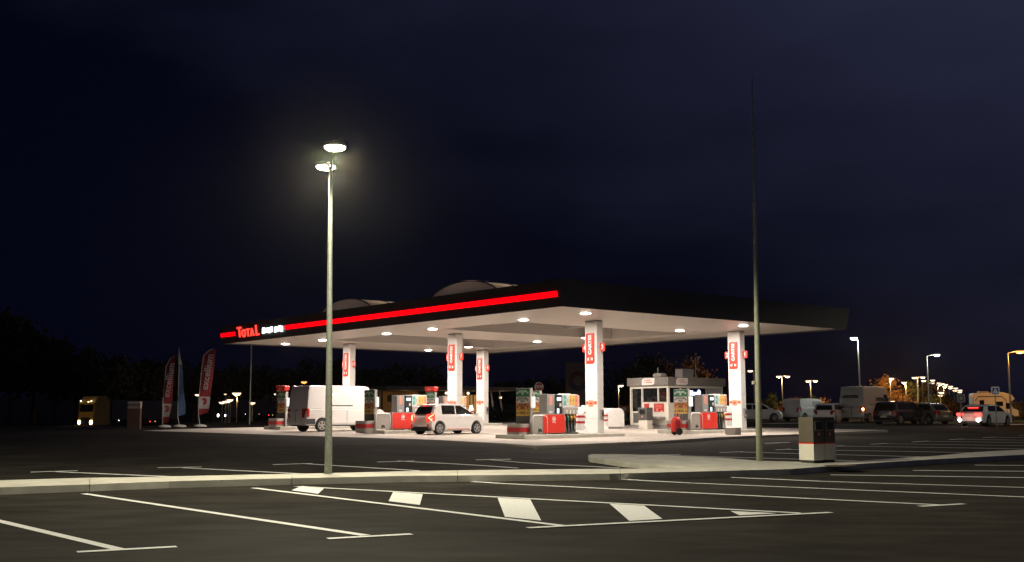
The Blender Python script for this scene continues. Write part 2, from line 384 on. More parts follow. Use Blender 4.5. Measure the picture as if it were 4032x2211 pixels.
# ------------------------------------------------------------------ canopy (local x along E1, y along E2, z up from soffit)
SZ = 6.0
canopy = thing('station_canopy', 'large flat white forecourt canopy edged with a dark fascia and a glowing red strip', 'canopy', (N0.x, N0.y, SZ), YAW)
HA0, HA1 = 3.9, 16.2
HB = [(7.5, 13.3), (18.3, 24.3)]
mb = MB()
def rect(mb, a0, a1, b0, b1, z): mb.quad((a0, b0, z), (a0, b1, z), (a1, b1, z), (a1, b0, z))
cuts = [0, HB[0][0], HB[0][1], HB[1][0], HB[1][1], CL2]
for i in range(5):
    if i in (1, 3):
        rect(mb, 0, HA0, cuts[i], cuts[i + 1], 0); rect(mb, HA1, CL1, cuts[i], cuts[i + 1], 0)
    else: rect(mb, 0, CL1, cuts[i], cuts[i + 1], 0)
for b0, b1 in HB:
    z1 = .95
    mb.quad((HA0, b0, 0), (HA1, b0, 0), (HA1, b0, z1), (HA0, b0, z1)); mb.quad((HA0, b1, 0), (HA1, b1, 0), (HA1, b1, z1), (HA0, b1, z1))
    mb.quad((HA0, b0, 0), (HA0, b1, 0), (HA0, b1, z1), (HA0, b0, z1)); mb.quad((HA1, b0, 0), (HA1, b1, 0), (HA1, b1, z1), (HA1, b0, z1))
mb.build('soffit', M_SOFFIT, canopy)
for b0, b1 in HB:                                                # beams crossing the openings
    for a in (7.2, 12.4): bx('beam', M_SOFFIT, canopy, a, a + .22, b0 + .005, b1 - .005, .42, .80)
mb = MB(); S = [(0, 0), (.0, .0)]
FH = 1.02; lean = .16                                            # fascia leans outward to its top
ring0 = [(-.02, -.02), (CL1 + .02, -.02), (CL1 + .02, CL2 + .02), (-.02, CL2 + .02)]
ring1 = [(-lean, -lean), (CL1 + lean, -lean), (CL1 + lean, CL2 + lean), (-lean, CL2 + lean)]
ring2 = [(.14, .14), (CL1 - .14, .14), (CL1 - .14, CL2 - .14), (.14, CL2 - .14)]
vs = [(x, y, -.06) for x, y in ring0] + [(x, y, FH) for x, y in ring1] + [(x, y, FH) for x, y in ring2] + [(x, y, .012) for x, y in ring2] + [(x + (.1 if x < 1 else -.1), y + (.1 if y < 1 else -.1), -.06) for x, y in ring0] + [(x + (.1 if x < 1 else -.1), y + (.1 if y < 1 else -.1), .012) for x, y in ring0]
fs = []
for a, b in ((0, 4), (4, 8), (8, 12)):
    for i in range(4): fs.append((a + i, a + (i + 1) % 4, b + (i + 1) % 4, b + i))
for i in range(4): fs.append((i, (i + 1) % 4, 16 + (i + 1) % 4, 16 + i)); fs.append((16 + i, 16 + (i + 1) % 4, 20 + (i + 1) % 4, 20 + i))
mb.add(vs, fs).build('fascia', M_FASCIA, canopy)
mb = MB(); 
mb.box(.16, CL1 - .16, .16, HB[0][0] - .02, .62, .70); mb.box(.16, CL1 - .16, HB[0][1] + .02, HB[1][0] - .02, .62, .70); mb.box(.16, CL1 - .16, HB[1][1] + .02, CL2 - .16, .62, .70)
for b0, b1 in HB: mb.box(.16, HA0 - .02, b0, b1, .62, .70); mb.box(HA1 + .02, CL1 - .16, b0, b1, .62, .70)
mb.build('roof_deck', M_DGREY, canopy)
M_VAULT = mat('vault_sheet', (.92, .86, .70), .5, var=.05)
def sheeting(m_, f_):
    n_ = m_.node_tree; b_ = n_.nodes['Principled BSDF']; o_ = n_.nodes['Material Output']; tr = n_.nodes.new('ShaderNodeBsdfTranslucent'); ms_ = n_.nodes.new('ShaderNodeMixShader')
    ms_.inputs[0].default_value = f_; n_.links.new(b_.inputs['Base Color'].links[0].from_socket, tr.inputs['Color'])
    n_.links.new(b_.outputs[0], ms_.inputs[1]); n_.links.new(tr.outputs[0], ms_.inputs[2]); n_.links.new(ms_.outputs[0], o_.inputs['Surface'])
sheeting(M_VAULT, .90)
M_VEND = mat('vault_end', (.60, .52, .50), .6, var=.08); sheeting(M_VEND, .72)
VA0, VA1 = 3.0, 16.6
for b0, b1, bc in ((HB[0][0], HB[0][1], 10.45), (HB[1][0], HB[1][1], 21.35)):
    hw, rise, zb = 3.25, 1.42, .72; seg = 20; mb = MB(); vs = []
    arc = [(bc + hw * math.cos(t), zb + rise * math.sin(t)) for t in [math.pi * k / seg for k in range(seg + 1)]]
    for a in (VA0, VA1): vs += [(a, y, z) for y, z in arc]
    k = seg + 1; mb.add(vs, [(i, i + 1, k + i + 1, k + i) for i in range(seg)])
    v = mb.build('roof_vault', M_VAULT, canopy, smooth=True)
    for a in (VA0 + .02, VA1 - .02): MB().add([(a, y, z - .01) for y, z in arc], [tuple(range(k))]).build('end_wall', M_VEND, v)
    a = VA0
    while a <= VA1 + .01:
        MB().tube([(a, y, z + .012) for y, z in arc], .035, 6).build('rib', M_DGREY, v); a += 1.7
# red strip on the left-front fascia: runs along y at x = -something
def fx(z): return -.02 - (lean - .02) * (z + .06) / (FH + .06)   # fascia face x at height z
def fpos(px, z=.45):                                             # y (along E2) of the fascia point in image column px
    d = ray(px, 1632); nrm = -E1; p0 = N0 + E1 * (fx(z)); t = (p0 - EYE).dot(nrm) / d.dot(nrm) if abs(d.dot(nrm)) > 1e-6 else 60
    p = EYE + d * t; return (p - N0).dot(E2)
zs0, zs1 = .335, .575
def strip(y0, y1, name='light_strip'):
    mb = MB(); r = .03
    mb.add([(fx(zs0) - .05, y0, zs0), (fx(zs0) - .05, y1, zs0), (fx(zs1) - .05, y1, zs1), (fx(zs1) - .05, y0, zs1),
            (fx(zs0) - .004, y0, zs0), (fx(zs0) - .004, y1, zs0), (fx(zs1) - .004, y1, zs1), (fx(zs1) - .004, y0, zs1)],
           [(0, 1, 2, 3), (4, 7, 6, 5), (0, 4, 5, 1), (3, 2, 6, 7), (0, 3, 7, 4), (1, 5, 6, 2)])
    return mb.build(name, E_REDTUBE, canopy, bevel=.02)
y_end = fpos(1116); y0 = .12
seams = [0.12, fpos(2140), fpos(1903), fpos(1738), fpos(1462), fpos(1290), y_end]
for i in range(len(seams) - 1): strip(seams[i] + .012, seams[i + 1] - .012)
strip(fpos(919), fpos(862), 'light_strip')
UPF = Vector((-(lean - .02) / 1.08, 0, 1)).normalized()
for c, px, sz, zc in (('T', 936.5, .84, .485), ('O', 953, .62, .40), ('T', 970, .62, .41), ('A', 986, .62, .41), ('L', 1006, .84, .475)):
    text('lettering', c, sz, E_REDLET, canopy, (fx(zc) - .03, fpos(px), zc), (0, -1, 0), UPF, extrude=.03, bold=.018)
y0, y1 = fpos(1027), fpos(1108); nb = 10
for i in range(nb):                                              # white lit letters too glared to read
    if i == 5: continue
    a = y0 + (y1 - y0) * (i + .04) / nb; b = y0 + (y1 - y0) * (i + .93) / nb
    MB().box(fx(.44) - .06, fx(.44) - .012, min(a, b), max(a, b), .30 if i % 3 else .26, .56 if i % 4 else .60).build('white_letter', E_WHITELET, canopy, bevel=.02)
# recessed round lamps
for a in (3.2, 14.0):
    for b in (2.0, 6.1, 13.9, 17.4, 25.0, 28.5) if False else (1.95, 6.1, 13.2, 17.4, 24.1, 28.5):
        rim = MB().lathe([(.25, -.03), (.28, -.015), (.28, -.004)], (a, b, 0), 24).build('ceiling_lamp', M_CREAM, canopy)
        MB().lathe([(.16, -.062), (.22, -.046), (.235, -.033)], (a, b, 0), 24).build('lens', E_CANOPY, rim, smooth=True)
        area('lamp_light', (a, b, -.075), .5, 450, (1, .88, .77), spread=178, parent=canopy)

# ------------------------------------------------------------------ pump islands
def rounded(x0, x1, z0, z1, r, corners=(1, 1, 1, 1), n=5):        # bl br tr tl
    pts = []
    for (cx, cz, a0, on) in ((x0 + r, z0 + r, 180, corners[0]), (x1 - r, z0 + r, 270, corners[1]), (x1 - r, z1 - r, 0, corners[2]), (x0 + r, z1 - r, 90, corners[3])):
        if on: pts += [(cx + r * math.cos(R_(a0 + 90 * k / n)), cz + r * math.sin(R_(a0 + 90 * k / n))) for k in range(n + 1)]
        else: pts.append((x0 if cx < (x0 + x1) / 2 else x1, z0 if cz < (z0 + z1) / 2 else z1))
    return pts
def arrow(mb, c, d, s, put):                                     # flat diagonal arrow, put(u, v) -> 3d
    cx, cy = c; dx, dy = d; l = math.hypot(dx, dy); dx, dy = dx / l, dy / l; nx_, ny = -dy, dx; w = .13 * s
    P = lambda t, u: put(cx + dx * t * s + nx_ * u, cy + dy * t * s + ny * u)
    mb.add([P(-.5, -w), P(.28, -w), P(.28, w), P(-.5, w)], [(0, 1, 2, 3)])
    # head: two bars meeting at the tip
    tip = (.5, 0)
    for k in (1, -1):
        a = P(.5, 0); b = P(.5 - .14, 0); c_ = P(-.02, k * .46 * s); e_ = P(-.16, k * .40 * s) 
        mb.add([P(.56, -k * .02 * s), P(-.02, k * .52 * s), P(-.14, k * .36 * s), P(.30, -k * .10 * s)], [(0, 1, 2, 3)])
ISL_H = .14
def island_kerb(root_name, label, loc):
    o = MB().zprism([(-5.0, -.62), (1.15, -.62), (1.15, 1.35), (-5.0, 1.35)], -.12, ISL_H).build(root_name, M_KERB, bevel=.03)
    o.location = loc; o.rotation_euler = (0, 0, YAW); return tag(o, label, 'island kerb', 'concrete kerbs under the pumps')
def column(label, loc, nums, name='canopy_column'):
    t = thing(name, label, 'column', loc, YAW, 'white columns holding up the canopy')
    H = SZ - loc.z
    mb = MB(); z = ISL_H; hts = [.82, 1.94, 3.06, 4.14, H - .07]
    for h in hts:
        mb.box(0, .40, 0, .80, z + .004, min(h, H) - .004); z = h
    mb.build('cladding', M_WHITE, t, bevel=.008, seg=1)
    bx('core', M_GREY, t, .012, .388, .012, .788, ISL_H, H - .005)
    # card sign on the face to the approaching drivers (x = 0)
    z0, z1 = H - 2.02, H - .60; y0, y1 = .16, .70
    pts = rounded(-y1, -y0, z0, z1, .11, (0, 1, 0, 1))
    sg = MB().xprism([(-u, v) for u, v in pts], -.03, -.004).build('card_sign', M_RED, t)
    text('lettering', 'CARTES', .262, M_LETW, sg, (-.033, .43, z0 + .88), (0, 0, 1), (0, 1, 0), extrude=.003, bold=.014, spacing=1.0)
    for yv, dx in ((.55, -1), (.31, 1)):
        mb = MB(); arrow(mb, (-yv, z0 + .21), (dx * .8, -1), .17, lambda u, v: (-.0345, -u, v)); mb.build('arrow', M_LETW, sg)
    # number flags on both narrow sides
    for k, num in zip((-1, 1), nums):
        yc_ = -.19 if k < 0 else .99; zc = H - 1.27 + (0 if k < 0 else .0)
        pp = rounded(yc_ - .15, yc_ + .15, zc - .19, zc + .19, .06, (1, 1, 0, 1) if k < 0 else (1, 1, 1, 0), 3)
        fl = MB().xprism(pp, .16, .22).build('number_sign', M_RED, t)
        text('lettering', num, .30, M_LETW, fl, (.157, yc_, zc), (0, -1, 0), (0, 0, 1), extrude=.002, bold=.008)
        bx('bracket', M_GREY, fl, .175, .205, -.04 if k < 0 else .80, 0 if k < 0 else .84, zc - .08, zc + .08)
    # red notice band with a lower tab
    mb = MB(); mb.box(-.008, -.003, .02, .78, 1.46, 1.62).box(-.010, -.0085, .28, .58, 1.36, 1.66)
    nb_ = mb.build('notice_band', M_PINK, t)
    mb = MB(); 
    for y_ in (.14, .66): mb.lathe([(.055, -.0125), (.055, -.009)], (0, y_, 1.54), 10, axis='x')
    mb.box(-.0125, -.0105, .34, .52, 1.47, 1.55); mb.build('symbol', M_RED, nb_)
    # hand-towel holder on the side face
    MB().yprism([(.15, .86), (.19, .74), (.29, .74), (.33, .86), (.33, 1.22), (.13, 1.22)], -.11, -.002).build('towel_holder', M_GREY, t, bevel=.02)
    bx('towel_slot', M_BLACK, t, .18, .28, -.118, -.1105, .92, 1.14)
    return t
def totem(label, loc, header=False, lit=True):
    t = thing('price_totem', label, 'fuel totem', loc + E1 * .95 + E2 * .2, YAW, 'fuel totems at the heads of the islands')
    # board faces -x, spans y
    bx('post', M_BEIGE, t, -5.42, -5.26, -.36, .58, ISL_H + .0, 2.16, bevel=.01)
    bx('back_panel', M_DGREY, t, -5.432, -5.421, -.33, .55, .62, 2.13)
    rows = [('fuel_panel', M_GREEN, 1.80, 2.115, ['EXCELLIUM', '98'], M_LETW), ('fuel_panel', M_PALE, 1.505, 1.785, ['SANS PLOMB', '95-E10'], M_INK),
            ('fuel_panel', M_ORANGE, 1.215, 1.49, ['EXCELLIUM', 'DIESEL'], M_INK), ('fuel_panel', M_YELLOW, .945, 1.20, ['DIESEL'], M_INK)]
    for nm, mt, z0, z1, words, ink in rows:
        p = bx(nm, mt, t, -5.447, -5.433, -.32, .54, z0, z1)
        zc = (z0 + z1) / 2
        for i, w_ in enumerate(words):
            zz = zc + (.055 - .115 * i if len(words) == 2 else 0)
            text('lettering', w_, .125 if len(words) == 2 else .17, ink, p, (-5.449, .11, zz), (0, -1, 0), (0, 0, 1), extrude=.001, bold=.005, sx=.8 if len(words) == 2 else 1)
        for yc_, dx in ((.45, -1), (-.23, 1)):
            mb = MB(); arrow(mb, (-yc_, zc), (dx, -1), .13, lambda u, v: (-5.4495, -u, v)); mb.build('arrow', ink, p)
    lb = bx('side_lamp', emit('side_lamp_cover', (1, .93, .86), .75), t, -5.38, -5.28, -.56, -.365, 1.30, 1.78, bevel=.02)
    if header:
        h = MB().xprism([(-.40, 2.20), (.52, 2.20), (.60, 2.44), (.56, 2.50), (-.44, 2.50), (-.48, 2.44)], -5.55, -5.22).build('header_sign', M_RED, t, bevel=.03)
        text('lettering', 'DIESEL', .13, M_LETW, h, (-5.553, .06, 2.32), (0, -1, 0), (0, 0, 1), extrude=.001)
    return t
def crash_block(label, loc):
    t = thing('crash_block', label, 'crash barrier', loc + E1 * .98 + E2 * .25, YAW, 'striped blocks guarding the island heads')
    def sh(x0, x1, y0, y1, r=.16):
        return [(x0 + p, q) for p, q in rounded(0, x1 - x0, y0, y1, r, (1, 0, 0, 1))]
    P = sh(-5.98, -5.46, -.40, .62)
    mb = MB(); mb.zprism(P, 0, .60); b = mb.build('block', M_BEIGE, t, bevel=.015)
    Q = sh(-5.986, -5.452, -.406, .626)
    MB().zprism(Q, .245, .445).build('stripe', M_RED2, t)
    rnd = random.Random(3)
    for i in range(6):
        y = -.22 + i * .13; z = .05 + rnd.random() * .08; mb = MB()
        mb.add([(-5.983, y, z), (-5.983, y + .05, z + .02), (-5.983, y + .03, z + .11), (-5.983, y - .01, z + .07)], [(0, 1, 2, 3)]); mb.build('chipped_paint', M_LETW, t)
    return t
def guard(label, loc):
    t = thing('guard_panel', label, 'guard rail', loc + E1 * .72 + E2 * -.12, YAW, 'hooped guard panels beside the totems')
    pts = [(-5.20, -.22, ISL_H), (-5.20, -.22, .86), (-5.13, -.22, .96), (-4.52, -.22, .96), (-4.41, -.22, .93), (-4.36, -.22, .82), (-4.36, -.22, ISL_H)]
    MB().tube(pts, .034, 10).build('hoop', M_LETW, t, smooth=True)
    bx('infill', M_BEIGE, t, -5.17, -4.39, -.235, -.205, ISL_H + .03, .93)
    mb = MB(); rnd = random.Random(11)
    for i in range(7):
        x = -4.78 + rnd.uniform(-.09, .09); z = .24 + rnd.uniform(-.05, .14)
        mb.lathe([(.035 + .03 * rnd.random(), -.0375 - i * .0007), (.02, -.2365 + .2)], (x, -.2, z), 7, axis='y') if False else mb.add([(x - .05, -.2365 - i * .0006, z - .03), (x + .05, -.2365 - i * .0006, z - .02), (x + .02, -.2365 - i * .0006, z + .07), (x - .03, -.2365 - i * .0006, z + .05)], [(0, 1, 2, 3)])
    mb.build('dark_stain', M_INK, t)
    return t
def dispenser(label, loc, full=True):
    t = thing('fuel_dispenser', label, 'fuel pump', loc + E1 * .45, YAW, 'red fuel dispensers on the islands')
    # lower red cabinet, nozzle bay, upper head
    cab = bx('cabinet', M_GREY, t, -4.18, -2.82, -.36, .30, ISL_H + .05, 1.03, bevel=.012)
    bx('plinth', M_BLACK, t, -4.12, -2.0, -.33, .28, ISL_H, ISL_H + .07)
    for k, y in ((-1, -.366), (1, .306)):
        p = bx('red_door', M_RED, cab, -4.14, -2.85, min(y, y + k * -.006), max(y, y + k * -.006), .20, 1.0)
        yy = -.3685 if k < 0 else .3085
        if k < 0:
            mb = MB(); mb.lathe([(.10, yy), (.10, yy + .002)], (-3.50, 0, .82), 20, axis='y'); e_ = mb.build('emblem', M_LETW, p)
            mb = MB()
            for (ra, rb, a0, a1) in ((.045, .075, 20, 200), (.03, .055, 200, 330)):
                pts = [(-3.5 + ra * math.cos(R_(a0 + (a1 - a0) * i / 8)), .82 + ra * math.sin(R_(a0 + (a1 - a0) * i / 8))) for i in range(9)] + [(-3.5 + rb * math.cos(R_(a1 + (a0 - a1) * i / 8)), .82 + rb * math.sin(R_(a1 + (a0 - a1) * i / 8))) for i in range(9)]
                mb.add([(x, yy - .0012, z) for x, z in pts], [tuple(range(len(pts)))])
            mb.build('swirl', M_RED, p)
            text('lettering', 'TOTAL', .075, M_LETW, p, (-3.50, yy, .665), (1, 0, 0), (0, 0, 1), extrude=.001, bold=.003)
    # grey pay terminal tower at the left end
    tw = bx('terminal_tower', M_GREY, t, -3.76, -3.30, -.20, .30, 1.035, 1.90, bevel=.015)
    bx('notice', M_PINK, tw, -3.62, -3.46, -.209, -.201, 1.42, 1.82)
    bx('card_slot', M_PALE, tw, -3.64, -3.44, -.209, -.201, 1.06, 1.16)
    # display column
    dsp = bx('display_column', M_BLACK, t, -3.295, -2.90, -.24, .34, 1.04, 1.88, bevel=.01)
    bx('screen', E_SCREEN, dsp, -3.20, -2.96, -.249, -.2415, 1.62, 1.76)
    bx('keypad', M_PALE, dsp, -3.05, -2.94, -.249, -.2415, 1.36, 1.50)
    bx('tablet', E_SCREEN, dsp, -3.20, -3.08, -.249, -.2415, 1.06, 1.26)
    # head with coloured fuel labels
    hd = bx('fuel_head', M_WHITE, t, -2.895, -1.96, -.30, .40, 1.30, 1.90, bevel=.02)
    cols = [M_TEAL, M_PALE, M_YELLOW, M_YELLOW, M_PINK]
    w = (.935 - .06) / 5
    for k, y0 in ((-1, -.309), (1, .4015)):
        for i, c in enumerate(cols):
            x = -2.865 + i * w
            f_ = bx('fuel_label', c, hd, x + .008, x + w - .008, y0, y0 + .0075, 1.42 if i < 4 else 1.36, 1.86)
            if k < 0: text('lettering', ('98', 'E10', 'EX', 'B7', 'B7')[i], .09, M_INK if i else M_LETW, f_, (x + w / 2, y0 - .001, 1.64), (0, 0, 1), (-1, 0, 0), extrude=.0008)
    bx('side_label', M_PINK, hd, -1.9585, -1.952, -.22, .32, 1.42, 1.84)
    bx('top_light', M_LETW, hd, -2.72, -2.25, -.1, .2, 1.902, 1.94)
    vl = bx('valance', M_BEIGE, t, -2.90, -1.99, -.34, .44, 1.02, 1.296, bevel=.015)
    mb = MB()
    for i in range(4): mb.box(-2.72 + i * .21, -2.66 + i * .21, -.349, -.341, 1.05, 1.2)
    mb.build('hook_slot', M_LETW, vl)
    bx('nozzle_bay', M_BLACK, t, -2.85, -2.03, -.10, .28, ISL_H + .08, 1.02)
    noz = [mat('green_nozzle', (.08, .33, .25), .5), mat('green_nozzle', (.08, .33, .25), .5), mat('orange_nozzle', (.72, .35, .10), .5), mat('orange_nozzle', (.72, .35, .10), .5)]
    hose = mat('hose_rubber', (.12, .13, .12), .55)
    for i in range(4):
        x = -2.73 + i * .19
        nz_ = MB().tube([(x - .07, -.26, 1.0), (x - .02, -.30, .86), (x + .03, -.24, .74)], [.028, .045, .03], 8).build('nozzle', noz[i], t, smooth=True)
        MB().tube([(x - .1, -.27, 1.06), (x - .06, -.27, .98)], .016, 6).build('spout', M_PALE, nz_)
        MB().tube([(x + .03, -.24, .74), (x + .045, -.22, .60), (x + .01, -.28, .40), (x - .02, -.27, .26), (x + .05, -.26, .215), (x + .10, -.22, .27), (x + .09, -.16, .60), (x + .06, -.12, 1.0)], .024, 7).build('hose', hose, nz_, smooth=True)
    return t
def bollards(label, loc, n=2):
    out_ = []
    for i in range(n):
        t = thing('striped_bollard', label[i], 'bollard', loc + E1 * (-1.02 + .26 * i) + E2 * (.02 + .40 * i) + Vector((0, 0, ISL_H)), YAW, 'red and white bollards beside the pumps')
        MB().lathe([(.185, 0), (.185, .05), (.16, .06), (.16, .30), (.155, .92), (.12, 1.0), (.10, 1.12), (.09, 1.20), (.0, 1.23)][:-1], (0, 0, 0), 16).build('post', M_LETW, t, smooth=False, bevel=.01)
        for z in (.46, .72): MB().lathe([(.165, z), (.165, z + .10)], (0, 0, 0), 16).build('stripe', M_RED2, t)
        MB().lathe([(.30, 0), (.30, .03), (.2, .16), (.17, .17)], (0, 0, 0), 4).build('foot', M_PALE, t)
        out_.append(t)
    return out_
def origin(i, j): return fab(A0 + i * PA, B0 + j * PB)
WHERE = {(0, 0): 'at front centre', (1, 0): 'in front right', (0, 1): 'behind the white hatchback', (1, 1): 'in the middle row', (0, 2): 'beside the white panel van', (1, 2): 'in the back row'}
NUMS = {(0, 0): ('3', '4'), (1, 0): ('1', '2'), (0, 1): ('7', '8'), (1, 1): ('5', '6'), (0, 2): ('11', '12'), (1, 2): ('9', '10')}
COLL = {(0, 0): 'nearest and tallest white column, numbered 3 and 4, with a red CARTES sign', (1, 0): 'rightmost white column, numbered 1 and 2, with a red CARTES sign',
        (0, 1): 'white column numbered 7 and 8 with a red CARTES sign rising behind the hatchback', (1, 1): 'white column numbered 5 and 6, mostly hidden by the nearest column',
        (0, 2): 'leftmost white column, with a red CARTES sign above the panel van', (1, 2): 'white column numbered 9 with a warmly lit face behind the hatchback nose'}
for (i, j) in NUMS:
    o = origin(i, j)
    island_kerb('island_kerb', 'concrete island kerb under the pumps ' + WHERE[(i, j)], o)
    column(COLL[(i, j)], o, NUMS[(i, j)])
t0 = d0 = g0 = c0 = None
b0 = None
SHIFT = {(0, 0): (.20, 0), (1, 0): (.10, -.02), (0, 1): (-.83, -.65), (1, 1): (-.2, -.2), (0, 2): (0, -.1), (1, 2): (.3, -.2)}   # heads of the islands differ a little
for (i, j) in NUMS:
    o = origin(i, j); w = WHERE[(i, j)]; oh, od = o + E1 * SHIFT[(i, j)][0], o + E1 * SHIFT[(i, j)][1]
    if t0 is None:
        t0 = totem('price totem of four coloured fuel panels ' + w, oh)
        c0 = crash_block('grey block with a red stripe at the island head ' + w, oh)
        g0 = guard('grey panel in a white hoop beside the pump ' + w, oh); d0 = dispenser('red fuel dispenser with coloured fuel labels ' + w, od)
        b0 = bollards(['white bollard with red bands beside the nozzles ' + w, 'white bollard with red bands against the column ' + w], o)
        p0, ph0, pd0 = o, oh, od
    else:
        if (i, j) not in ((0, 2), (1, 2)): dup(t0, 'price totem of four coloured fuel panels ' + w, t0.location + oh - ph0)
        dup(c0, 'grey block with a red stripe at the island head ' + w, c0.location + oh - ph0); dup(d0, 'red fuel dispenser with coloured fuel labels ' + w, d0.location + od - pd0)
        dup(g0, 'grey panel in a white hoop beside the pump ' + w, g0.location + oh - ph0)
        for k, b in enumerate(b0): dup(b, ('white bollard with red bands beside the nozzles ', 'white bollard with red bands against the column ')[k] + w, b.location + (o - p0))
t0h = totem('price totem topped by a red header sign, left of the panel van', origin(0, 2) + E1 * .05, header=True)
dup(t0h, 'price totem topped by a red header sign, behind the hatchback roof', t0h.location + origin(1, 2) - origin(0, 2) + E1 * .25)

# ------------------------------------------------------------------ vehicles
def car(name, label, cat, loc, rz, L_, Wd, H, paint, zs=.2, belt=.92, rear=(.06, .10, .45), front=(.62, .80, .95), hood=.78, nose=.52, wheel=.30, ax=(.6, .6), tumble=.16,
        wins=((.30, .98), (1.02, 2.1)), tail=None, lit=False, heads=False, rwin=True, handles=True, group=None, plate=True, tz=(.62, .95), taper=.10, vent=True, winz=(.06, .10), wmat=None):
    """rear = x of belt, of roof start; front = fractions of L_: roof end, windscreen foot, bonnet end"""
    t = thing(name, label, cat, loc, rz, group)
    xr, xf = ax[0], L_ - ax[1]; ra = wheel * 1.2
    def arc(xc):
        a0 = math.asin(max(-1, min(1, (zs - wheel) / ra))); return [(xc + ra * math.cos(a0 + (math.pi - 2 * a0) * k / 10), wheel + ra * math.sin(a0 + (math.pi - 2 * a0) * k / 10)) for k in range(11)]
    x0 = rear[0]; roof0, roof1 = rear[1] + rear[2], front[0] * L_; foot = front[1] * L_; bon = front[2] * L_
    low = [(x0 + .10, zs)] + arc(xr)[::-1] + arc(xf)[::-1] + [(L_ - .06, zs), (L_, nose - .12), (L_ - .01, nose), (bon, hood), ((foot + bon) / 2, hood + (belt - hood) * .62 + .03), (foot - .05, belt), (rear[0] + .05, belt), (x0, belt - .08), (x0 - .03 + .0, .62), (x0 - .05, .50), (x0 - .03, .36)]
    hw = Wd / 2
    def plan(x, s):                                               # rounded plan outline
        k = abs(s) ** 3 * taper * 2
        if x > L_ * .72: x -= k * 1.3 * ((x - .72 * L_) / (.28 * L_)) ** 2
        if x < L_ * .25: x += k * .6 * ((.25 * L_ - x) / (.25 * L_)) ** 2
        return x
    def slices(prof, yfn, ss):
        n = len(prof); mbv = []
        for s in ss: mbv += [(plan(x, s), yfn(x, z, s), z) for x, z in prof]
        fs = [list(range(n))[::-1], [(len(ss) - 1) * n + k for k in range(n)]]
        for i in range(len(ss) - 1):
            for k in range(n): fs.append((i * n + k, i * n + (k + 1) % n, (i + 1) * n + (k + 1) % n, (i + 1) * n + k))
        return mbv, fs
    ss = [-1, -.86, -.55, -.2, .2, .55, .86, 1]
    mb = MB(); mb.add(*slices(low, lambda x, z, s: s * hw * (1 - .05 * max(0, (.5 - z) / .5)), ss))
    zb = belt - .03
    mid = (roof0 + roof1) / 2
    top = [(rear[1], zb), (roof0, H - .05), (mid, H), (roof1, H - .05), (foot, zb)] if False else [(rear[1] - .02, zb), (rear[1] + rear[2] * .55, belt + (H - belt) * .72), (roof0, H - .045), (mid, H), (roof1 - .1, H - .03), (roof1 + .12, H - .10), (foot, zb)]
    yw = lambda z: hw * (1 - tumble * max(0, (z - belt)) / (H - belt)) - .012
    mb.add(*slices(top, lambda x, z, s: s * yw(z), ss))
    body = mb.build('body', paint, t, bevel=.075 if H < 1.56 else .05, seg=3)
    # side windows
    def xa(z):
        f = (z - zb) / (H - zb); return rear[1] - .02 + rear[2] * (.57 * f / .72 if f < .72 else min(1, .55 + .45 * (f - .72) / .22))
    def xb(z): return foot + (roof1 + .12 - foot) * min(1, (z - zb) / (H - .10 - zb))
    z0, z1 = belt + winz[0], H - winz[1]
    gm = wmat or M_GLASS
    for k in (-1, 1):
        for (wa, wb) in wins:
            P = []
            for z in (z0, (z0 + z1) / 2, z1):
                P.append((max(wa, xa(z) + .16), min(wb, xb(z) - .12), z))
            if P[0][1] - P[0][0] < .15: continue
            pts = [(a, z) for a, b, z in P] + [(b, z) for a, b, z in P[::-1]]
            MB().add([(x, k * (yw(z) + .006), z) for x, z in pts] + [(x, k * (yw(z) - .01), z) for x, z in pts],
                     [tuple(range(6)), tuple(range(11, 5, -1))] + [(i, (i + 1) % 6, 6 + (i + 1) % 6, 6 + i) for i in range(6)]).build('window', gm, t)
    # windscreen and rear window
    for nm, fxn, d, on in (('windscreen', xb, .035, True), ('rear_window', xa, -.035, rwin)):
        if not on: continue
        zz0, zz1 = belt + .05, (belt + (H - belt) * .72) if nm == 'rear_window' else H - .14; vs = []
        for z in (zz0, zz1):
            for s in (-.8, -.4, 0, .4, .8): vs.append((plan(fxn(z), s) + d, s * yw(z), z))
        MB().add(vs, [(i, i + 1, 6 + i, 5 + i) for i in range(4)]).build(nm, gm, t)
    # wheels
    for x in (xr, xf):
        for k in (-1, 1):
            y1 = k * (hw - .005); y0 = k * (hw - .20)
            w_ = MB().lathe([(wheel * .6, y0), (wheel * .95, y0), (wheel, y0 + k * .03), (wheel, y1 - k * .03), (wheel * .95, y1), (wheel * .70, y1 + k * .001)], (x, 0, wheel), 24, axis='y').build('wheel', M_TYRE, t)
            mb = MB(); rr = wheel * .68
            mb.lathe([(rr * .9, y1 - k * .05), (rr, y1 + k * .003), (rr * .9, y1 + k * .006)], (x, 0, wheel), 20, axis='y') if False else None
            for q in range(5):
                a = q * 2 * math.pi / 5 + .3; c, s_ = math.cos(a), math.sin(a)
                w0, w1 = .16 * rr, .24 * rr; P = lambda r_, u: (x + c * r_ - s_ * u, y1 + k * .008, wheel + s_ * r_ + c * u)
                mb.add([P(.12 * rr, -w0), P(rr * .98, -w1), P(rr * .98, w1), P(.12 * rr, w0)], [(0, 1, 2, 3)])
            mb.lathe([(.2 * rr, y1 + k * .004), (.2 * rr, y1 + k * .013)], (x, 0, wheel), 12, axis='y')
            mb.lathe([(rr, y1 + k * .002), (rr * 1.0, y1 + k * .009), (rr * .84, y1 + k * .009), (rr * .84, y1 + k * .004)], (x, 0, wheel), 24, axis='y', cap=False)
            mb.build('rim', M_RIM, w_)
    # lamps
    ty0 = hw * .62
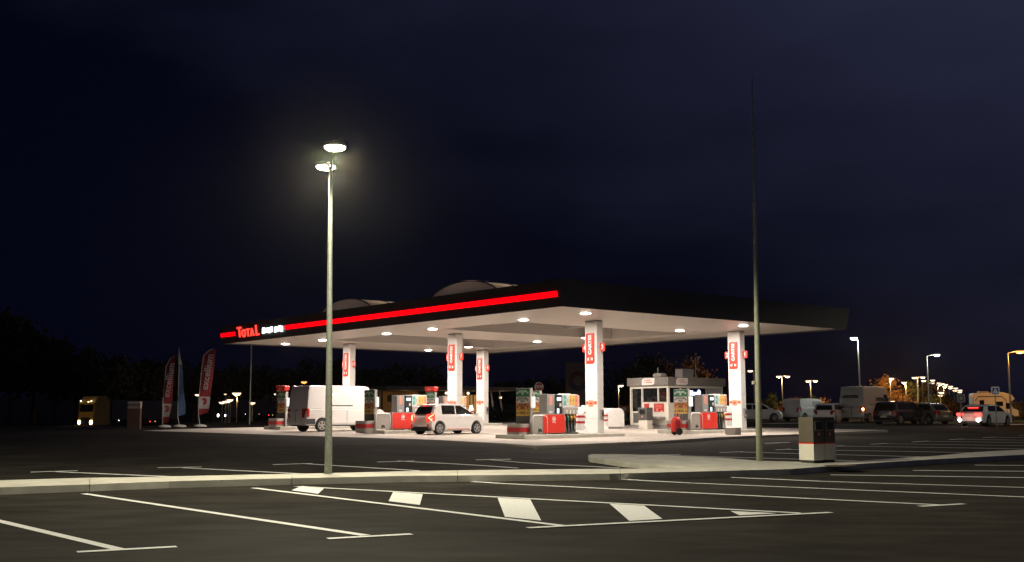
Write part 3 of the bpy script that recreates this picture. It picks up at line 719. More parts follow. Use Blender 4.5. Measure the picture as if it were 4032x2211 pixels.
    for k in (-1, 1):
        if tail != 'none':
            m_ = E_TAIL if lit else M_TAILD
            a, b = k * ty0, k * (hw + .004); z0_, z1_ = tz
            xx = x0 - .06
            xs_ = plan(x0, 1)
            MB().add([(xx + .025, a, z0_), (xs_ + .005, b, z0_ + .02), (xs_ + .14, b, z0_ + .06), (xs_ + .14, b, z1_ - .03), (xs_ + .01, b, z1_), (xx + .03, a, z1_ - .02)],
                     [(0, 1, 4, 5), (1, 2, 3, 4)]).build('tail_light', m_, t)
            if lit:
                za, zb_ = z0_ + .05, z1_ - .05
                MB().tube([(xs_ + .03, k * (hw + .012), zb_), (xs_ + .0, k * (hw * .93 + .012), zb_ - .03), (xx + .02, k * hw * .80, (za + zb_) / 2), (xs_ - .01, k * (hw * .93 + .012), za + .02)], .022, 6).build('light_guide', E_GUIDE, t)
        MB().add([(plan(L_, .55) + .012, k * hw * .55, nose - .02), (plan(L_ - .1, .93) + .02, k * hw * .96, nose + .05), (plan(L_ - .3, .98), k * (hw + .004), hood - .04), (plan(bon, .6) + .05, k * hw * .6, nose + .14)], [(0, 1, 2, 3)]).build('head_light', E_HEAD if heads else M_PALE, t)
        MB().box(foot - .30, foot - .12, k * (hw + .02) - .07 * (k < 0), k * (hw + .02) + .07 * (k > 0), belt + .0, belt + .14).build('wing_mirror', M_TRIM if paint != M_CARW else paint, t, bevel=.03)
        if handles:
            for i, (wa, wb) in enumerate(wins): bx('door_handle', M_TRIM if not name.endswith('hatchback') else paint, t, wa + .04, wa + .24, min(k * hw, k * (hw + .02)), max(k * hw, k * (hw + .02)), belt - .16, belt - .12)
    if plate: bx('number_plate', M_PLATE, t, x0 - .068, x0 - .058, -.26, .26, .50 if H < 1.7 else .62, .60 if H < 1.7 else .74)
    bx('rear_bumper', M_TRIM, t, x0 - .045, x0 + .12, -hw * .86, hw * .86, zs - .02, .34, bevel=.02)
    return t
def plate_text(*a): pass

o01 = origin(0, 1)
def lane(i, j, x, y): p = fab(A0 + i * PA + x, B0 + j * PB + y); return p
# small white hatchback fuelling in the middle lane
pic = lane(0, 1, -4.50, -2.95)
hb = car('white_hatchback', 'white five door hatchback with lit tail lights stopped in the lane under the canopy', 'car', pic, YAW + .06, 3.75, 1.62, 1.52, M_CARW, zs=.2, belt=.93,
         rear=(.06, .12, .50), front=(.53, .855, .95), hood=.80, nose=.58, wheel=.305, ax=(.62, .70), wins=((.78, 1.62), (1.68, 3.0)), lit=True, tz=(.62, 1.02))
bx('high_brake_light', E_TAIL, hb, .34, .36, -.16, .16, 1.385, 1.415)
bx('spoiler', M_CARW, hb, .30, .66, -.60, .60, 1.42, 1.455, bevel=.015)
bx('sill_trim', M_RED, hb, 1.1, 2.55, -.818, -.811, .26, .285)
bx('sill_trim', M_RED, hb, 1.1, 2.55, .811, .818, .26, .285)
bx('rear_diffuser', M_TRIM, hb, .015, .1, -.52, .52, .20, .40, bevel=.02)
mb = MB()
for y in (-.62, .62): bx('reflector', M_RED2, hb, .012, .03, y - .05, y + .05, .36, .52)
point('tail_glow', hb.matrix_basis @ Vector((-.22, -.55, .85)), 1.2, (1, .08, .03), .06); point('tail_glow', hb.matrix_basis @ Vector((-.22, .55, .85)), 1.2, (1, .08, .03), .06)
# white panel van in the far lane
vl = lane(0, 2, -6.50, -5.05)
def van(label, loc, rz, L_=5.6, Wd=2.02, H=2.50, paint=None, group=None, lit=False, name='panel_van', side_text=None):
    t = car(name, label, 'van', loc, rz, L_, Wd, H, paint or M_VANW, zs=.34, belt=1.22, rear=(.06, .10, .16), front=(.74, .885, .965), hood=1.06, nose=.80, wheel=.345, ax=(1.05, .92), tumble=.10,
            wins=((3.95, 5.2),), rwin=False, tz=(.75, 1.25), lit=lit, taper=.05, group=group, winz=(.05, .62), plate=False)
    hw = Wd / 2
    for k in (-1, 1):
        s0, s1 = min(k * hw, k * (hw + .012)), max(k * hw, k * (hw + .012))
        if k < 0 or True:
            y_ = hw * (1 - .10 * (1.42 - 1.22) / (H - 1.22)) - .012
            bx('slide_rail', M_TRIM, t, 1.25, 3.0, min(k * y_, k * (y_ + .022)), max(k * y_, k * (y_ + .022)), 1.39, 1.43)
        bx('door_seam', M_DGREY, t, 2.62, 2.632, s0, min(s1, s0 + .012), .42, 1.2); bx('door_seam', M_DGREY, t, 3.80, 3.812, s0, s1, .42, 1.2)
        bx('side_moulding', M_TRIM, t, .1, .62, s0 - .004, s1 + .004, .42, .70); bx('sill', M_TRIM, t, 1.55, L_ - 1.4, s0 - .02, s1 - .004, .30, .37)
    bx('rear_door_seam', M_DGREY, t, .0, .02, -.006, .006, .5, 1.16)
    bx('number_plate', M_PALE, t, -.012, .02, .28, .74, .96, 1.08); bx('rear_door_handle', M_TRIM, t, -.015, .01, -.22, -.06, 1.12, 1.16)
    return t
van('white high roof panel van standing between the pumps, seen from its rear corner', vl, YAW + .03, 5.4)

# ------------------------------------------------------------------ kiosk
kc = ab(18.35, 10.9); kz = F(kc.x, kc.y)
kiosk = thing('cash_kiosk', 'small white glazed cash kiosk with a grey roof band beyond the right hand pumps', 'kiosk', (kc.x, kc.y, kz), YAW)
KL, KW, KH = 4.9, 3.05, 2.98                                      # along x, along y
bx('base', M_GREY, kiosk, -.15, KL + .15, -.15, KW + .15, -.2, .16, bevel=.02)
bx('floor_slab', M_BEIGE, kiosk, .05, KL - .05, .05, KW - .05, .161, .2)
bx('roof_band', mat('kiosk_band', (.15, .135, .12), .5), kiosk, -.12, KL + .12, -.12, KW + .12, 2.50, KH, bevel=.015)
for (x, y) in ((0, 0), (0, KW - .1), (KL - .1, 0), (KL - .1, KW - .1)): bx('corner_post', M_CREAM, kiosk, x, x + .1, y, y + .1, .2, 2.5)
bx('frame', M_CREAM, kiosk, 0, .1, .1, KW - .1, 2.38, 2.498); bx('frame', M_CREAM, kiosk, .1, KL - .1, 0, .1, 2.38, 2.498)
bx('back_wall', M_CREAM, kiosk, KL - .08, KL - .01, .11, KW - .11, .2, 2.495); bx('back_wall', M_CREAM, kiosk, .11, KL - .11, KW - .08, KW - .01, .2, 2.495)
# left face (x = 0): door with glass at far left, windows, notices
for (y0, y1, z0, z1) in ((2.14, 2.86, 1.02, 2.34), (.86, 1.98, 1.55, 2.36), (.14, .72, 1.55, 2.36)):
    w_ = bx('window', M_CREAM, kiosk, .012, .06, y0 - .05, y1 + .05, z0 - .05, z1 + .05); bx('pane', M_GLASS, w_, .002, .011, y0, y1, z0, z1)
bx('lower_panel', M_CREAM, kiosk, .02, .07, .1, 2.08, .2, 1.49); bx('lower_panel', M_CREAM, kiosk, .02, .07, 2.09, 2.95, .2, .96)
bx('dark_hatch', M_DGREY, kiosk, .008, .019, 2.3, 2.82, .34, .92)
nl = bx('red_notice', M_RED2, kiosk, .008, .019, 1.52, 1.92, .96, 1.46); nr = bx('red_notice', M_RED2, kiosk, .008, .019, .36, 1.14, .98, 1.46)
mb = MB().box(.003, .0075, .45, .62, .98, 1.06).box(.003, .0075, .84, .95, .99, 1.16)
for z in (1.18, 1.26, 1.35): mb.box(.003, .0075, .5, 1.02, z, z + .02)
mb.build('printed_lines', M_PINK, nr)
bx('notice', M_PALE, kiosk, .006, .019, 1.20, 1.44, .92, 1.42)
bx('counter', M_GREY, kiosk, -.42, .005, .28, 2.02, .58, .70, bevel=.01)
tm = thing('pay_terminal', 'grey and white pay terminal standing in front of the kiosk counter', 'terminal', Vector((kc.x, kc.y, kz)) + E1 * -.75 + E2 * .85, YAW)
bx('base', M_CREAM, tm, -.22, .25, -.05, .62, -.02, .5, bevel=.01); b_ = bx('head', M_DGREY, tm, -.24, .27, -.07, .64, .5, 1.22, bevel=.02); bx('screen', M_GLASS, b_, -.25, -.242, .08, .5, .84, 1.12)
MB().lathe([(.05, -.252), (.05, -.243)], (0, .3, .7), 12, axis='x').build('emblem', M_PINK, b_)
# right face (y = 0)
for (x0, x1, z0, z1) in ((.14, .98, 1.5, 2.36), (1.14, 1.86, 1.02, 2.36), (1.98, 3.3, .4, 2.36)):
    w_ = bx('window', M_CREAM, kiosk, x0 - .05, x1 + .05, .012, .06, z0 - .04, z1 + .02); bx('pane', M_GLASS, w_, x0, x1, .002, .011, z0, z1)
bx('side_wall', mat('kiosk_grey_wall', (.27, .26, .26), .55), kiosk, 3.36, KL - .11, .02, .07, .2, 2.37); bx('lower_panel', M_CREAM, kiosk, .1, 1.08, .02, .07, .2, 1.45)
bx('lower_panel', M_CREAM, kiosk, 1.1, 1.92, .02, .07, .2, .97)
sg = bx('lit_sign', M_GLASS, kiosk, 1.3, 2.95, -.03, .0, 1.86, 2.34)
text('lettering', 'AdBlue', .40, E_BLUESIGN, sg, (1.92, -.035, 2.06), (1, 0, 0), (0, 0, 1), extrude=.004, bold=.02)
mb = MB(); mb.lathe([(.16, -.034), (.16, -.038)], (2.66, 0, 2.12), 14, axis='y'); mb.lathe([(.1, -.034), (.1, -.038)], (2.72, 0, 1.96), 12, axis='y'); mb.build('drop_symbol', E_BLUESIGN, sg)
for (o_, put) in (('l', lambda u, z, d: (-.128 - d, 1.95 - u, z)), ('r', lambda u, z, d: (.55 + u, -.128 - d, z))):
    pts = rounded(0, 1.02, 2.53, 2.94, .20, (0, 1, 0, 1)); mb = MB()
    mb.prism(pts, lambda p, k: put(p[0], p[1], .0 if k else .012)); pl_ = mb.build('leaf_sign', M_PALE, kiosk)
    mb = MB()
    for w0, w1, z in ((.34, .70, 2.80), (.34, .84, 2.68)): mb.add([put(w0, z, .0135), put(w1, z, .0135), put(w1, z + .04, .0135), put(w0, z + .04, .0135)], [(0, 1, 2, 3)])
    a = [(.22 + .07 * math.cos(R_(t_)), 2.79 + .07 * math.sin(R_(t_))) for t_ in range(-120, 121, 30)] + [(.235 + .04 * math.cos(R_(t_)), 2.79 + .04 * math.sin(R_(t_))) for t_ in range(120, -121, -30)]
    mb.add([put(u, z, .0135) for u, z in a], [tuple(range(len(a)))]); mb.build('emblem', M_RED2, pl_)
bx('air_conditioner', M_GREY, kiosk, 2.3, 3.3, .9, 1.5, KH + .002, KH + .55, bevel=.02)
bx('roof_hood', M_BEIGE, kiosk, .7, 1.3, 1.2, 1.9, KH + .002, KH + .28, bevel=.12)
MB().tube([(.25, 1.0, KH), (.25, 1.0, KH + .6)], .02, 6).build('aerial', M_GREY, kiosk)

# ------------------------------------------------------------------ things standing on the forecourt
# red extinguisher trolley at the right island
p = gp(2662, 1710, fn=F)
ex = thing('fire_extinguisher_trolley', 'red wheeled fire extinguisher parked by the right hand island head', 'fire extinguisher', p, YAW - .4)
MB().lathe([(.20, .14), (.24, .2), (.25, .70), (.22, .78), (.12, .85), (.05, .87)], (0, 0, 0), 18).build('tank', M_RED, ex, smooth=True)
bx('cover', M_RED2, ex, -.15, .15, -.27, .12, .25, .72, bevel=.06)
for y in (-.26, .26): MB().lathe([(.17, y - .04), (.17, y + .04)], (.05, 0, .17), 16, axis='y').build('wheel', M_BLACK, ex, bevel=.01)
MB().tube([(.22, -.14, .4), (.30, -.14, 1.0), (.30, .14, 1.0), (.22, .14, .4)], .018, 6).build('handle', M_GREY, ex)
MB().tube([(0, 0, .86), (.1, .1, 1.08), (.26, .2, 1.04), (.3, .24, .7)], .02, 6).build('hose', M_PINK, ex)
# white rounded air and water cabinet behind the front column
p = gp(2416, 1685, fn=F)
ac = thing('service_cabinet', 'white round shouldered service cabinet standing behind the nearest column', 'cabinet', p, YAW - .45); ac.scale = (.86, .9, 1.0)
MB().yprism(rounded(-.62, .62, .10, 1.18, .36, (0, 0, 1, 1), 7), -.45, .45).build('shell', M_LETW, ac, bevel=.03)
MB().yprism(rounded(-.45, .45, .0, .10, .02), -.40, .40).build('base', M_GREY, ac)
bx('gauge', M_GREY, ac, -.66, -.61, -.1, .1, .5, .8)
p = gp(2383, 1687, fn=F)
b = dup(b0[0], 'white bollard with red bands in front of the rounded service cabinet', p)
p = gp(2895, 1708, fn=F)
sb = bx('litter_box', M_BEIGE, None, -.38, .05, -.32, .32, 0, .33, bevel=.01); sb.location = p; sb.rotation_euler = (0, 0, YAW)
tag(sb, 'low grey box standing on the slab edge before the rightmost column', 'box')
# ------------------------------------------------------------------ twin waste bins on the kerb island
bp = gp(3206, 1822, off=.15)
def bin_(label, loc, rz):
    t = thing('recycling_bin', label, 'bin', loc, rz, 'twin recycling bins')
    w, d, h = .47, .52, 1.27
    bx('plinth', M_BLACK, t, .03, w - .03, .03, d - .03, 0, .09)
    bx('lower_body', M_CREAM, t, 0, w - .006, 0, d, .08, .53, bevel=.006)
    bx('red_trim', M_RED, t, -.004, w - .002, -.004, d + .004, .53, .562)
    up = bx('upper_body', mat('bin_bronze', (.085, .072, .05), .45, var=.08), t, 0, w - .006, 0, d, .562, h, bevel=.025)
    fr = bx('opening_frame', M_BEIGE, up, .07, w - .07, -.012, -.001, .90, 1.16); bx('opening', M_BLACK, fr, .09, w - .09, -.018, -.013, .92, 1.14)
    MB().lathe([(.045, -.004), (.045, -.0015)], (w / 2, 0, .80), 12, axis='y').build('emblem', M_PINK, up)
    return t
bt = bin_('brown and cream recycling bin with a red trim line, the one nearer the mast', bp, .62)
dup(bt, 'brown and cream recycling bin with a red trim line, right of its twin', bp + Matrix.Rotation(.62, 3, 'Z') @ Vector((.475, 0, 0)))

# ------------------------------------------------------------------ lamp post in front, tall mast, poles
def flat_off(p, z): return Vector((p.x, p.y, z))
base = gp(1292, 1864, off=.15); top = at(1302, 668, base.y)
lp = thing('lamp_post', 'tall galvanised lamp post with two bright yellowish heads on the kerb island', 'lamp post', base)
T = top - base
MB().tube([(0, 0, 0), (0, 0, .55), T * .5, T], [.093, .092, .07, .045], 16).build('pole', M_GALV, lp, smooth=True)
MB().lathe([(.13, 0), (.13, .015), (.1, .02)], (0, 0, 0), 16).build('base_plate', M_GALV, lp)
for (px, py, yy, lab) in ((1319, 580, base.y - 2.1, 0), (1283, 657, base.y + .62, 1)):
    h = at(px, py, yy) - base
    MB().tube([T * .985, T + Vector((h.x - T.x, h.y - T.y, 0)) * .35 + Vector((0, 0, (h.z - T.z) * .5 + .02)), h + Vector((0, 0, .10))], [.03, .03, .025], 8).build('arm', M_GALV, lp, smooth=True)
    rim = MB().lathe([(.24, .0), (.27, .02), (.25, .08), (.12, .13), (.0001, .14)], h, 24).build('lamp_head', M_GREY, lp, smooth=True)
    MB().lathe([(.08, -.085), (.18, -.068), (.245, -.025), (.242, .0)], h, 24).build('lens', E_POLE, rim, smooth=True)
    point('lamp_light', h + Vector((0, 0, -.27)), 4000 if lab == 0 else 1100, (1, .92, .67), .12, parent=lp, wide=True, fwd=(.15, .75) if lab == 0 else None)
mbs = gp(2991, 1812, off=.15); mt = at(2961, 300, mbs.y)
ms = thing('flag_mast', 'very tall slim pale mast rising from the kerb island beside the bins', 'mast', mbs)
T = mt - mbs
MB().tube([(0, 0, 0), T * .33, T * .66, T * .664, T * .90, T], [.098, .075, .055, .042, .028, .010], 16).build('pole', mat('mast_paint', (.40, .41, .31), .55, var=.12, scale=9), ms, smooth=True)
mb = MB()
for f_ in (.06, .24, .275, .305): mb.lathe([(.001, 0), (.10 - .03 * f_ * 3, .001), (.10 - .03 * f_ * 3, .012), (.001, .013)], T * f_, 14)
mb.build('joint_ring', M_DGREY, ms)
bx('cleat', M_CREAM, ms, -.16, -.07, -.05, .03, 2.18, 2.28, bevel=.02)

# ------------------------------------------------------------------ flags and sign on the left edge of the forecourt
M_FRED = mat('red_flag_cloth', (.19, .014, .018), .7, var=.08); M_FWHITE = mat('white_flag_cloth', (.34, .32, .31), .7, var=.06); M_FBLUE = mat('blue_flag_cloth', (.055, .10, .20), .7, var=.35, scale=3)
def px_m(y): return FPX / y
def feather(label, base, outline, bands, words=None, y=None, group=None, white_logo=True):
    """outline rows in image px: (py, left px, right px); built flat in a slightly waving sheet at depth y"""
    t = thing('feather_flag', label, 'flag', base, 0, group)
    k = 1 / px_m(base.y)
    bpx = PW / 2 + (base.x / base.y) * FPX
    def P(px, py): return Vector(((px - bpx) * k, .05 * math.sin((px * .09) + py * .03), at(px, py, base.y).z - base.z))
    pole_x = [r[1] for r in outline]
    mb = MB(); mb.tube([(0, 0, 0)] + [P(o[3] if len(o) > 3 else o[1], o[0]) for o in outline[::-1]], .03, 8); mb.build('pole', M_GALV, t)
    MB().lathe([(.42, 0), (.42, .07), (.3, .12), (.05, .16)], (0, 0, 0), 16).build('weighted_base', M_KERB, t)
    for (p0_, p1_, m_, nm) in bands:
        rows = []
        def row(py):
            for a, b in zip(outline, outline[1:]):
                if a[0] <= py <= b[0]:
                    f = (py - a[0]) / (b[0] - a[0]); return (py, a[1] + (b[1] - a[1]) * f, a[2] + (b[2] - a[2]) * f)
            return (py, outline[-1][1], outline[-1][2])
        pys = sorted(set([p0_, p1_] + [o[0] for o in outline if p0_ < o[0] < p1_] + [p0_ + (p1_ - p0_) * i / 6 for i in range(7)]))
        vs = []
        for py in pys:
            _, l, r = row(py)
            for i in range(5): vs.append(P(l + (r - l) * i / 4, py))
        fs = [(j * 5 + i, j * 5 + i + 1, j * 5 + 6 + i, j * 5 + 5 + i) for j in range(len(pys) - 1) for i in range(4)]
        o = MB().add(vs, fs).build(nm, m_, t); sd = o.modifiers.new('thickness', 'SOLIDIFY'); sd.thickness = .012
        if nm == 'cloth' and words:
            w_, cpx, cpy, sz, dx = words
            d = P(cpx + dx, cpy - 60) - P(cpx, cpy); d.y = 0; d.normalize()
            text('lettering', w_, sz, mat('flag_lettering', (.36, .30, .30), .7), o, P(cpx, cpy) + Vector((0, -.09, 0)), d, (-d.z, 0, d.x), extrude=.004, bold=.012)
        if nm == 'logo_panel':
            c = P((row((p0_ + p1_) / 2)[1] + row((p0_ + p1_) / 2)[2]) / 2, p0_ + (p1_ - p0_) * .38) + Vector((0, -.09, 0)); r = .19
            pts = [(c.x + r * math.cos(R_(a)), c.z + r * 1.2 * math.sin(R_(a))) for a in range(-80, 141, 20)] + [(c.x + r * .55 * math.cos(R_(a)) - .03, c.z + r * .7 * math.sin(R_(a)) + .02) for a in range(140, -81, -20)]
            MB().add([(x, c.y, z) for x, z in pts], [tuple(range(len(pts)))]).build('emblem', M_RED2, o)
    return t
f3 = gp(788, 1677, fn=F)
feather('red feather flag reading excellium with a white logo panel, nearest the canopy', f3,
        [(1372, 838, 849), (1377, 822, 850), (1396, 801, 849), (1440, 796, 845), (1559, 790, 832), (1605, 788, 829), (1622, 788, 826), (1632, 788, 788)],
        [(1372, 1559, M_FRED, 'cloth'), (1559, 1606, M_FWHITE, 'logo_panel'), (1606, 1632, M_FRED, 'tail')], ('excellium', 821, 1462, .62, 8), group='feather flags at the forecourt edge')
f1 = gp(647, 1679, fn=F)
feather('darker red feather flag with a logo panel, farthest from the canopy', f1,
        [(1398, 687, 690), (1410, 669, 690), (1440, 655, 688), (1585, 648, 683), (1634, 648, 675), (1660, 648, 671), (1664, 648, 652)],
        [(1398, 1587, M_FRED, 'cloth'), (1587, 1638, M_FWHITE, 'logo_panel'), (1638, 1664, M_FRED, 'tail')], ('excellium', 672, 1494, .58, 8), group='feather flags at the forecourt edge')
f2 = gp(707, 1678, fn=F)
feather('narrow pale blue feather flag standing between the two red flags', f2,
        [(1363, 703, 705), (1400, 705, 711), (1440, 706, 719), (1520, 707, 727), (1600, 708, 737), (1628, 708, 736), (1636, 708, 712)],
        [(1363, 1432, M_FWHITE, 'tip'), (1432, 1636, M_FBLUE, 'cloth')], None, group='feather flags at the forecourt edge')
sy = 68.0; sbase = gx(531, sy, F); k = sy / FPX
ss_ = thing('totem_sign', 'brown square totem sign with a pale lettered cap by the dark road', 'sign', sbase, .1)
bx('brown_body', mat('brown_panel', (.10, .055, .035), .6), ss_, -24 * k, 24 * k, -.3, .1, -.3, at(531, 1606, sy).z - sbase.z)
cpz = bx('lettered_cap', mat('cap_panel', (.33, .27, .22), .6), ss_, -24.5 * k, 24.5 * k, -.31, .11, at(531, 1606, sy).z - sbase.z + .005, at(531, 1578, sy).z - sbase.z)
text('lettering', 'STATION', .18, M_INK, cpz, (0, -.314, at(531, 1592, sy).z - sbase.z), (1, 0, 0), (0, 0, 1), extrude=.002, bold=.005)

# ------------------------------------------------------------------ far trucks on the road at the left
def truck(label, px, py, y, scale=1.0, cab=M_YELLOW, tank=M_DGREY, rz=0.0, dim=False):
    b = gx(px, y); b.z = at(px, py, y).z
    t = thing('lorry', label, 'lorry', b, rz, 'lorries on the far road')
    w = 1.25
    P = [(-2.1, .5), (-2.1, 3.1), (-1.5, 3.75), (-.4, 3.75), (.1, 2.95), (.22, 1.7), (.30, 1.2), (.30, .45)]
    MB().yprism([(-x, z) for x, z in P], -w, w).build('cab', cab, t, bevel=.06)
    gl = MB().add([(-.14, -w * .86, 2.0), (-.14, w * .86, 2.0), (-.02, w * .84, 2.8), (-.02, -w * .84, 2.8)], [(0, 1, 2, 3)]); gl.v = [Vector((v.x - .12, v.y, v.z)) for v in gl.v]; gl.build('windscreen', M_GLASS, t)
    bx('grille', M_BLACK, t, -.335, -.302, -.75, .75, .55, 1.35); bx('visor', cab, t, -.25, .1, -w * .95, w * .95, 2.85, 3.02)
    for s in (-1, 1):
        MB().lathe([(.20, -.36), (.16, -.375)], (0, s * .95, .8), 14, axis='x').build('head_light', E_HEAD, t)
        MB().lathe([(.09, -.30), (.06, -.315)], (0, s * .85, 3.2), 10, axis='x').build('roof_light', E_COOL if not dim else E_AMBER, t)
    bx('marker_light', E_AMBER, t, -.27, -.255, -.45, -.25, 3.05, 3.15)
    bx('chassis', M_BLACK, t, .2, 12.5, -.9, .9, .6, .95)
    tr = MB().box(2.4, 12.8, -w, w, 1.05, 3.3).build('trailer', tank, t, bevel=.08)
    for x in (.6, 3.2, 9.6, 10.8, 12.0):
        for s in (-1, 1): MB().lathe([(.3, s * .85), (.5, s * .88), (.5, s * 1.2), (.3, s * 1.22)], (x, 0, .5), 16, axis='y').build('wheel', M_TYRE, t)
    for i, x in enumerate((3.4, 6.2, 8.2, 9.0)): MB().lathe([(.05, -w - .03), (.04, -w - .05)], (x, 0, 1.0 if i < 2 else .85), 8, axis='y').build('marker_light', (E_COOL, E_PINKLAMP, E_BRAKE, E_PINKLAMP)[i], t)
    return t
truck('yellow lorry with bright headlights coming out of the dark on the far left', 345, 1688, 128, cab=mat('yellow_cab', (.45, .28, .06), .4), rz=R_(62))
truck('dark lorry with white headlights passing behind the rightmost feather flag', 880, 1652, 185, cab=mat('blue_cab', (.03, .04, .10), .4), tank=mat('blue_trailer', (.03, .03, .07), .6), rz=R_(50), dim=True)

# ------------------------------------------------------------------ far lamp posts
lr = [o for o in bpy.data.objects if o.name.split('.')[0] == 'lorry'][0]
point('lamp_light', lr.matrix_basis @ Vector((-2.2, 0, 2.6)), 16, (1, .62, .22), .2)  # added fill light brightening the yellow lorry's cab, no lamp stands there
def lamp_post(label, px, py_lamp, y, lens, heads=((0, 0),), pole_px=None, rad=.22, power=0, col=(1, .8, .6), group='distant lamp posts', py_pole=None, tilt=0):
    rad *= 1.0; pole_px = pole_px if pole_px is not None else px
    b = gx(pole_px, y); b.z = G(b.x, b.y)
    t = thing('lamp_post', label, 'lamp post', b, 0, group)
    zt = at(pole_px, py_pole or py_lamp, y).z - b.z
    MB().tube([(0, 0, -.2), (0, 0, zt)], [.075, .05], 8).build('pole', M_GALV, t)
    for hx, hy in heads:
        p = at(px + hx, py_lamp + hy, y) - b
        if abs(p.x) > .2: MB().tube([(0, 0, zt), (p.x * .5, 0, (zt + p.z) / 2 + .06), (p.x, 0, p.z + .08)], .035, 6).build('arm', M_GALV, t)
        h = MB().lathe([(rad * 1.0, .02), (rad * 1.05, .06), (rad * .6, .14), (.01, .16)], p, 14).build('lamp_head', M_GREY, t)
        MB().lathe([(.02, -rad * .55), (rad * .7, -rad * .42), (rad, .0), (rad * .98, .018)], p, 14).build('lens', lens, h, smooth=True)
        if power: point('lamp_light', p + Vector((0, 0, -rad - .12)), power, col, .2, parent=t)
    return t
S_ = 1.5652
lamp_post('grey lamp post with one white head left of its pole, above the white vans', 3362, 1328, 92, E_COOL, pole_px=3390, py_pole=1336, rad=.30, power=620, col=(.93, 1, .86))
lamp_post('grey lamp post with a dazzling white head right of its pole, above the grey car', 3689, 1394, 96, E_COOL, heads=((0, 0),), pole_px=3660, py_pole=1400, rad=.26, power=620, col=(.93, 1, .86))
lamp_post('lamp post with a strong orange head at the right edge, above the camper van', 4016, 1380, 84, E_SODIUM, pole_px=3981, py_pole=1388, rad=.33, power=650, col=(1, .42, .10))
lamp_post('twin headed warm lamp post next to the right of the pale mast', 3083, 1479, 130, E_PINKLAMP, heads=((-17, 0), (18, 0)), pole_px=3083, rad=.30, power=380, col=(1, .62, .30))
lamp_post('lower twin headed warm lamp post over the small white van', 3196, 1497, 140, E_PINKLAMP, heads=((-15, 0), (15, 0)), pole_px=3196, rad=.30, power=380, col=(1, .62, .30))
lamp_post('single warm lamp seen between the rightmost column and the mast', 2954, 1457, 120, E_PINKLAMP, pole_px=2972, rad=.30)
lamp_post('lamp post with one warm head between nearest column and kiosk', 2446, 1515, 112, E_PINKLAMP, pole_px=2436, rad=.24, power=200, col=(1, .68, .38))
lamp_post('unlit looking pale lamp post rising behind the kiosk roof', 2752, 1404, 112, mat('dull_lens', (.55, .6, .45), .5), pole_px=2742, rad=.16)
lamp_post('small round lamp to the right of the middle column', 1836, 1522, 118, E_PINKLAMP, pole_px=1850, rad=.20)
lamp_post('orange lamp directly above the panel van roof', 1197, 1501, 120, E_SODIUM, rad=.32)
lamp_post('pinkish lamp left of the red topped totem', 1089, 1547, 120, E_PINKLAMP, rad=.32)
lamp_post('large hazy warm lamp between flag and thin grey pole', 932, 1545, 150, E_PINKLAMP, rad=.60, power=900, col=(1, .55, .2))
lamp_post('small white lamp at the upper left of the warm lamp cluster', 887, 1549, 170, E_PINKLAMP, rad=.2)
for i, (px, py) in enumerate(((874, 1581), (888, 1578), (899, 1576), (906, 1571))):
    lamp_post('one of four warm lamps in a slanting row above the dark lorry', px, py, 175 - 3 * i, E_PINKLAMP, rad=.48, group='row of warm lamps above the dark lorry')
lamp_post('warm lamp touching the right side of the thin grey pole', 993, 1583, 150, E_PINKLAMP, rad=.42)
lamp_post('small warm lamp glowing just left of the rightmost red flag', 778, 1551, 140, E_PINKLAMP, rad=.34)
thin = gx(983, 80, F); tp = thing('thin_pole', 'thin grey pole reaching up to the canopy corner left of the panel van', 'pole', thin)
MB().tube([(0, 0, -.2), (0, 0, at(983, 1352, 80).z - thin.z)], [.055, .045], 10).build('shaft', M_GALV, tp)
# avenue of lamps running away on the right
AV = [(3510, 1487, 140, 0), (3560, 1503, 128, 12), (3600, 1484, 150, 16), (3633, 1482, 150, -14), (3637, 1496, 160, 0), (3672, 1494, 170, 0), (3670, 1505, 175, 0), (3697, 1512, 185, 0), (3710, 1508, 195, 0), (3698, 1505, 200, 0),
      (3723, 1511, 210, 0), (3720, 1519, 215, 0), (3743, 1518, 225, 0), (3742, 1525, 230, 0), (3763, 1525, 240, 0), (3760, 1534, 245, 0), (3780, 1533, 250, 0), (3779, 1540, 255, 0), (3707, 1543, 150, 0), (3703, 1553, 155, 0)]
for i, (px, py, y, dx) in enumerate(AV):
    lab = {0: 'warm lamp crowning the orange lit tree behind the tall van', 1: 'warm lamp with its pole to the right, next to the orange tree', 2: 'left half of the twin lamps beside the grey pole', 3: 'right half of the twin lamps beside the grey pole', 18: 'small low warm lamp under the avenue lights', 19: 'lowest pinkish lamp under the avenue lights'}.get(i, 'one of the warm lamps in the avenue dwindling towards the camper van')
    lamp_post(lab, px, py, y, E_PINKLAMP, pole_px=px + dx, rad=.34 * (y / 150) ** .8, power=(3600 if i == 0 else 700 if i in (1, 3, 7, 11) else 0), col=(1, .55, .2), group='avenue of lamps on the right')

